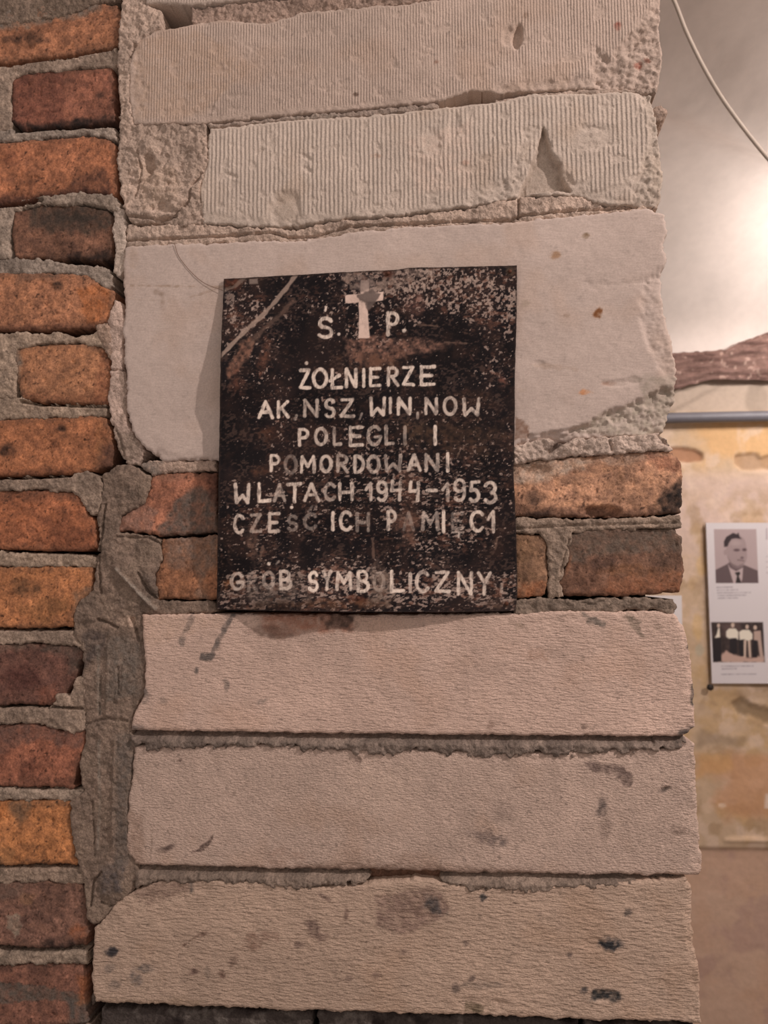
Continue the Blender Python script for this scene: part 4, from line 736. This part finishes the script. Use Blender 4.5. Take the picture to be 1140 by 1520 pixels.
def wbc(A, B, P):
    px, py = proj(np.stack([A, A * 0 + YB, B], -1))
    c = flat(px, (204, 180, 150)); nn = lambda sc, s: fbm(px, py, sc, 4, s)
    c = mixc(c, (214,176,128), sst(-.2, .3, nn(60, 1)) * (1 - sst(670, 720, py)) * 1)
    c = mixc(c, (212,190,178), sst(690, 720, py) * (1 - sst(780, 900, py)) * .8)
    c = mixc(c, (198,166,118), sst(0, .4, nn(40, 2)) * sst(700, 800, py) * .6)
    c = mixc(c, (222,200,178), sst(.05, .4, nn(22, 3)) * .6)
    c = mixc(c, (170,144,112), sst(.1, .45, nn(28, 4)) * sst(700, 760, py) * .55)
    c = mixc(c, (206,156,116), mpoly(px, py, [(1035,1120),(1100,1115),(1200,1125),(1200,1215),(1080,1215),(1060,1190),(1080,1160),(1035,1150)], 12, 12, 30) * .65)
    c = mixc(c, (214,170,110), mpoly(px, py, [(1035,1118),(1090,1115),(1085,1140),(1035,1155)], 6, 8, 20) * .5)
    c = mixc(c, (146,128,106), mpoly(px, py, [(1035,1080),(1070,1090),(1110,1095),(1095,1110),(1035,1108)], 5, 8, 14) * .5)
    c = mixc(c, (236,214,188), mell(px, py, 1072, 1196, 6, 4, 0) * .8); c = mixc(c, (232,216,198), mpoly(px, py, [(1135,1178),(1150,1178),(1150,1200),(1135,1200)], 1.5, 1) * .9)
    c = mixc(c, (228,204,176), mell(px, py, 1050, 1200, 10, 8, 0) * .5)
    c = mixc(c, (166,122,92), mpoly(px, py, [(992,664),(1010,664),(1032,667),(1044,675),(1042,683),(1022,687),(995,682)], 2, 1.5) * .8)
    c = mixc(c, (172,142,112), mpoly(px, py, [(1090,676),(1110,673),(1122,674),(1130,680),(1150,674),(1180,680),(1170,698),(1100,697),(1090,688)], 3, 2) * .7)
    c = mixc(c, (138,118,90), mpoly(px, py, [(1085,1045),(1100,1035),(1115,1045),(1150,1055),(1150,1080),(1120,1065),(1095,1062)], 4, 5) * .7)
    c = mixc(c, (164,176,160), mell(px, py, 1038, 965, 6, 8) * .35); c = mixc(c, (216,178,110), mell(px, py, 1042, 840, 8, 14) * .4); c = mixc(c, (216,178,110), mell(px, py, 1035, 930, 8, 20) * .4)
    low = sst(1256, 1268, py)
    c = mixc(c, (204,172,148), low * .9); c = mixc(c, (206,180,158), low * sst(0, .4, nn(50, 5)) * .5); c = mixc(c, (180,150,138), low * sst(.05, .4, nn(36, 6)) * .5)
    c = mixc(c, (224,196,164), mell(px, py, 1110, 1245, 34, 4, 0) * .6)
    up = 1 - sst(608, 614, py)
    c = mixc(c, (184,166,150), up); c = mixc(c, (222,210,202), 1 - sst(548, 552, py)); c = c * np.where(py[..., None] > 625, (1.0, .99, 1.0), 1)
    return c
wback = grid_surface('wall_back', gx, gz, wb, M_PLASTER, wbc)
tagged(wback, 'patchy yellow and beige plastered wall seen past the right edge of the near wall', kind='structure')

# vaulted ceiling over the back room: rises from the back wall, then dips at a groin running away to the right
def on_z(px, py, z):
    d = ray(px, py); return CAM + d * ((z - CAM[2]) / d[2])
def zc(x, y):
    t = np.clip((YB - y) / 1.25, 0, 1)
    return z_sp - .01 + .52 * np.sqrt(1 - (1 - t) ** 2) * (.93 + .07 * t)
gA, gB = (.49, 1.06), (.80, 1.24)
def ceil(A, B):
    z = zc(A, B)
    d = B - (gA[1] + (A - gA[0]) * (gB[1] - gA[1]) / (gB[0] - gA[0]))     # groin running away to the right
    z = z - .07 * np.where(d > 0, np.exp(-(d / .10) ** 2), np.exp(-(d / .16) ** 2))
    z = z - .012 * np.exp(-((d - .0) / .02) ** 2) * 0
    B2 = np.where(B > YB - .003, YB + .0, B)
    return np.stack([A, B2, z + .004 * fbm(A, B, .2, 4, 3) + .0012 * fbm(A, B, .04, 4, 5)], -1)
ceil_o = grid_surface('ceiling', fine_coarse(-1.2, 3.0, .3, 1.5, .1, .012), np.unique(np.concatenate([np.arange(0, .4, .05), np.arange(.4, YB - .1, .012), np.arange(YB - .1, YB, .003), [YB]])), ceil, M_CEIL,
    lambda A, B, P: flat(A, (222,210,202)) * (1 + .03 * fbm(A, B, .1, 4, 8)[..., None]), flip=True)
tagged(ceil_o, 'pale limewashed vaulted ceiling above the back wall', kind='structure')

# exposed timber along the top of the back wall
def tm(A, B):        # A along x (m), B 0..1 from bottom to top
    px = proj(np.stack([A, A * 0 + YB - .05, A * 0 + z_sp], -1))[0]
    top = np.interp(px, [940,1002,1060,1080,1100,1120,1140,1180,1400], [524,522,519,517,506,500,492,484,480]) + 1.5 * fbm(px, px * 0, 7, 3, 4)
    bot = np.interp(px, [940,1005,1040,1060,1140,1400], [577,576,566,562,564,560]) + 2 * fbm(px, px * 0 + 9, 12, 3, 5)
    py = bot + (top - bot) * B
    P = W(px, py, YB - .05)
    h = 12 * np.sqrt(np.clip(1 - (2 * B - 1) ** 4, 0, 1)) + 9 * np.abs(((B * 4.2 + .25 * fbm(px, py, 40, 3, 6)) % 1) - .5) * 2 + 5 * fbm(px, py, 9, 4, 7)
    P[..., 1] = YB - .03 - h / 1000; P[..., 0] = A
    return P
def tmc(A, B, P):
    px, py = proj(P); c = flat(px, (124,98,90)) * (1 + .18 * fbm(px * .3, py * 1.6, 10, 4, 1)[..., None])
    c = mixc(c, (84,62,56), sst(.1, .45, fbm(px * .25, py * 1.5, 9, 4, 2)) * .7)
    c = mixc(c, (196,170,156), sst(.4, .6, fbm(px, py, 7, 3, 3)) * .6)
    return c
trim = grid_surface('trim_1', fine_coarse(-1.2, 2.9, xv0 - .05, xv1 + .1, .05, .004), np.linspace(0, 1, 40), tm, M_TIMBER, tmc)
tagged(trim, 'broken brown timber wall plate exposed below the vaulted ceiling', kind='structure')

# grey pipe under it
M_PIPE = plain_mat('grey_plastic_pipe', (104, 102, 108), .5, 0, .5)
pa, pb = W(940, 621.5, YB - .035), W(1150, 617.5, YB - .035)
dirp = (pb - pa) / np.linalg.norm(pb - pa)
pipe = bpy.data.objects.new('pipe', None); COL.objects.link(pipe); pipe.location = Vector(pa)
tagged(pipe, 'grey plastic pipe running along the top of the yellow wall', 'pipe')
rel(tube('tube', [pa - dirp * 1.5, pa, pb, pb + dirp * 1.9], .0185, M_PIPE, None, 20), pipe)

# white cable hanging across the vault
M_CABLE = plain_mat('white_cable', (206, 192, 178), .5)
cp = [W(x, y, d) for x, y, d in [(965,-70,.62),(1000,0,.60),(1020,50,.60),(1050,110,.60),(1085,165,.60),(1140,235,.62),(1195,290,.66)]]
cp.append(np.array(LAMP2) + np.array([0.0, 0, .0905]))
tagged(tube('power_cable', spline(cp, 10), .0038, M_CABLE, None, 10), 'white cable hanging in a curve in front of the pale vaulted ceiling', 'cable')

# exhibition boards on the back wall
def board(name, x0, x1, ya, yb, skew, paint, label):
    """flat printed board: corners from its place on the back wall"""
    yy = YB - .022
    TL, TR, BL, BR_ = W(x0, ya, yy), W(x1, ya - .0 * (x1 - x0), yy), W(x0 + skew, yb, yy), W(x1 + skew * .6, yb, yy)
    nx, ny = int(x1 - x0), int(yb - ya)
    a, b = np.meshgrid(np.linspace(0, 1, nx + 1), np.linspace(0, 1, ny + 1), indexing='ij')
    P = (BL * ((1 - a) * (1 - b))[..., None] + BR_ * (a * (1 - b))[..., None] + TL * ((1 - a) * b)[..., None] + TR * (a * b)[..., None])
    px, py = proj(P); C = paint(px, py)
    root = bpy.data.objects.new(name, None); COL.objects.link(root); root.location = Vector((BL + BR_) / 2)
    tagged(root, label, 'poster')
    ii = np.arange(a.size).reshape(a.shape); Q = np.stack([ii[:-1, :-1], ii[1:, :-1], ii[1:, 1:], ii[:-1, 1:]], -1).reshape(-1, 4)
    rel(mesh_obj('print', P.reshape(-1, 3), Q, M_PRINT, None, C.reshape(-1, 3)), root)
    c4 = [BL, BR_, TR, TL]; V = [p + np.array([0, .0004, 0]) for p in c4] + [p + np.array([0, .010, 0]) for p in c4]
    rel(mesh_obj('backing_board', V, [(0,1,2,3),(7,6,5,4),(1,0,4,5),(2,1,5,6),(3,2,6,7),(0,3,7,4)], M_PRINT, None, np.tile((200,192,190), (8,1)), smooth=False), root)
    return root
def paint1(px, py):
    c = flat(px, (214, 208, 210)); P = lambda pts, s=.8: mpoly(px, py, pts, s)
    # portrait, slightly skewed with the board
    pr = P([(1059.5,785.5),(1122.5,785.5),(1126,865.5),(1062.5,865.5)], .6)
    g = flat(px, (178,160,160))
    g = mixc(g, (98,82,84), P([(1062,846),(1078,838),(1082,835),(1103,838),(1125,847),(1126,867),(1062,867)]))           # jacket
    g = mixc(g, (186,168,168), P([(1080,836),(1084,843),(1093,848),(1103,842),(1102,858),(1100,867),(1089,867)]))       # shirt
    g = mixc(g, (46,38,38), P([(1090.5,850),(1097.5,848.5),(1099,851.5),(1096.5,855),(1101,866),(1091.5,867),(1094,855)]))  # tie
    g = mixc(g, (112,96,98), P([(1081,824),(1086,842),(1095,846),(1103,840),(1106,828)], 1.2))                              # neck
    face = P([(1077,802),(1080,796),(1088,792),(1097,794),(1104,799),(1107,806),(1108.5,818),(1109,826),(1107,834),(1103,840),(1096,843),(1089,839),(1082,832),(1078,822)], 1)
    g = mixc(g, (160,142,142), face); g = mixc(g, (160,142,142), mell(px, py, 1076.5, 820, 2.4, 4, 0, .3, 0))
    g = mixc(g, (124,106,108), mpoly(px, py, [(1080,826),(1086,836),(1095,840),(1104,836),(1100,843),(1092,844),(1084,838)], 1.5) * .8)
    g = mixc(g, (50,38,42), P([(1075,812),(1074.5,804),(1078,797),(1084,793.5),(1088,791),(1094,793),(1096,790.5),(1098,797),(1101,800),(1092,799),(1086,800),(1082,806),(1080,811)], .9))
    g = mixc(g, (88,70,74), mell(px, py, 1093.5, 816.5, 4.6, 2, 0, .5, 0) * .9); g = mixc(g, (84,66,70), mell(px, py, 1105, 816, 3.2, 2.2, 0, .5, 0) * .9)
    g = mixc(g, (96,78,82), mell(px, py, 1101.5, 828, 2.4, 1.8, 0, .5, 0) * .8); g = mixc(g, (104,86,88), mline(px, py, [(1095,831),(1104,832.5)], 1.8, 1) * .7)
    g = mixc(g, (184,166,164), mell(px, py, 1092, 806, 8, 4, 0, .7, 0) * .5)
    c = c * (1 - pr[..., None]) + g * pr[..., None]
    # caption lines, only blurs in the photograph
    for x0, x1, y, a in [(1064,1087,872,.55),(1065,1095,876,.3),(1065,1114,880,.35),(1066,1107,884,.33),(1066,1095,888,.33),(1071,1118,989,.4),(1072,1093,993,.35),(1071,1122,1001,.38)]:
        c = mixc(c, (150,142,150), mline(px, py, [(x0, y), (x1, y - .5)], 1.7, .9) * (a + .25 + .5 * fbm(px, py, 3, 2, 8)))
    # group photograph
    q = P([(1055.5,923.5),(1132.5,923.5),(1135.5,983),(1058.5,983)], .6)
    g = flat(px, (62,50,48)) * (1 + .35 * fbm(px, py, 6, 3, 1)[..., None]); g = mixc(g, (116,94,90), mpoly(px, py, [(1068,926),(1100,924),(1100,942),(1085,950),(1074,945)], 4, 4) * .5)
    g = mixc(g, (206,174,160), mpoly(px, py, [(1068,975),(1078,967),(1095,972),(1110,976),(1135,974),(1136,984),(1066,984)], 2, 3, 7) * .9)
    wht = (228,220,204); skin = (204,182,166); blk = (36,30,34)
    g = mixc(g, blk, P([(1058,947),(1070,947),(1071,982),(1058,982)])); g = mixc(g, wht, P([(1066,932),(1068,932),(1069,946),(1061,947),(1064,941)])); g = mixc(g, skin, mell(px, py, 1066.5, 928.5, 2.2, 3, 0, .3, 0))
    g = mixc(g, blk, P([(1083,946),(1094,946),(1094,970),(1088,971),(1083,968)])); g = mixc(g, wht, P([(1078,945),(1078,937),(1082,933),(1092,933),(1096,938),(1096,950),(1092,947),(1082,948)])); g = mixc(g, skin, mell(px, py, 1087.7, 928, 2.6, 3.6, 0, .3, 0))
    g = mixc(g, blk, P([(1096,950),(1106,948),(1105,974),(1098,974)])); g = mixc(g, skin, P([(1104,950),(1108,950),(1107,976),(1104,976)])); g = mixc(g, skin, P([(1110,950),(1114,950),(1115,976),(1112,976)]))
    g = mixc(g, wht, P([(1097,938),(1102,935),(1112,935),(1117,941),(1117,949),(1110,951),(1104,949),(1098,950)])); g = mixc(g, skin, mell(px, py, 1109, 930.5, 2.4, 3.4, 0, .3, 0))
    g = mixc(g, blk, P([(1118,950),(1124,950),(1124,976),(1117,976)])); g = mixc(g, (184,160,148), P([(1119,937),(1129,936),(1130,950),(1132,966),(1134,980),(1128,976),(1125,951),(1119,950)])); g = mixc(g, skin, mell(px, py, 1121, 931.5, 2.6, 3.4, 0, .3, 0))
    c = c * (1 - q[..., None]) + g * q[..., None]
    c = mixc(c, (168,158,164), mline(px, py, [(1138,785),(1138,800)], 2, 1) * .8)
    for yy_ in (826, 834, 842, 850): c = mixc(c, (176,168,172), mline(px, py, [(1138,yy_),(1190,yy_)], 1.6, 1) * .6)
    return c
b1 = board('exhibition_board', 1048, 1240, 776, 1014.5, 9, paint1, 'white exhibition board with portrait of a man in a suit above a group photograph')
b2 = board('exhibition_board', 925, 1012, 884, 1030, 4, lambda px, py: flat(px, (222,216,216)), 'white board mostly hidden behind the right edge of the near wall')
# clip under the first board
M_CLIP = plain_mat('dark_clip', (50, 42, 38), .6, .3)
cpt = W(1054, 1020, YB - .03)
rel(tube('clip', [cpt + np.array([0, .012, 0]), cpt, cpt + np.array([0, -.004, 0]), cpt + np.array([0, -.007, 0])], [.004, .011, .011, .006], M_CLIP, None, 12), b1)

# bare bulb just right of the frame
M_BULB = bpy.data.materials.new('bulb_glass'); nt, b = nodes_of(M_BULB)
b.inputs['Emission Color'].default_value = (1, .85, .7, 1); b.inputs['Emission Strength'].default_value = 4
lampo = bpy.data.objects.new('bare_bulb', None); COL.objects.link(lampo); lampo.location = Vector(LAMP2)
tagged(lampo, 'bare light bulb hanging on a white cable just right of the picture', 'lamp')
L2 = np.array(LAMP2)
bulb = tube('bulb', [L2 + np.array([0, 0, z]) for z in (-.042, -.038, -.025, 0, .02, .038, .048)], [.004, .014, .027, .032, .026, .015, .013], M_BULB, None, 16); rel(bulb, lampo)
bulb.visible_shadow = True
rel(tube('lamp_holder', [L2 + np.array([0, 0, z]) for z in (.049, .052, .078, .084)], [.014, .017, .017, .006], M_CABLE, None, 16), lampo)
# floor and far side wall of the back room
fl = grid_surface('floor', np.linspace(-1.6, 3.0, 20), np.linspace(-2.2, YB + .05, 20), lambda A, B: np.stack([A, B, A * 0 + 0.0], -1), M_PLASTER, lambda A, B, P: flat(A, (120,108,98)))
tagged(fl, 'worn grey cellar floor', kind='structure')
sw = grid_surface('wall_right', np.linspace(-.2, YB + .05, 30), np.linspace(0, 3.1, 40), lambda A, B: np.stack([A * 0 + 3.0, A, B], -1), M_PLASTER, lambda A, B, P: flat(A, (200,180,156)), flip=True)
tagged(sw, 'plastered side wall of the back room', kind='structure')
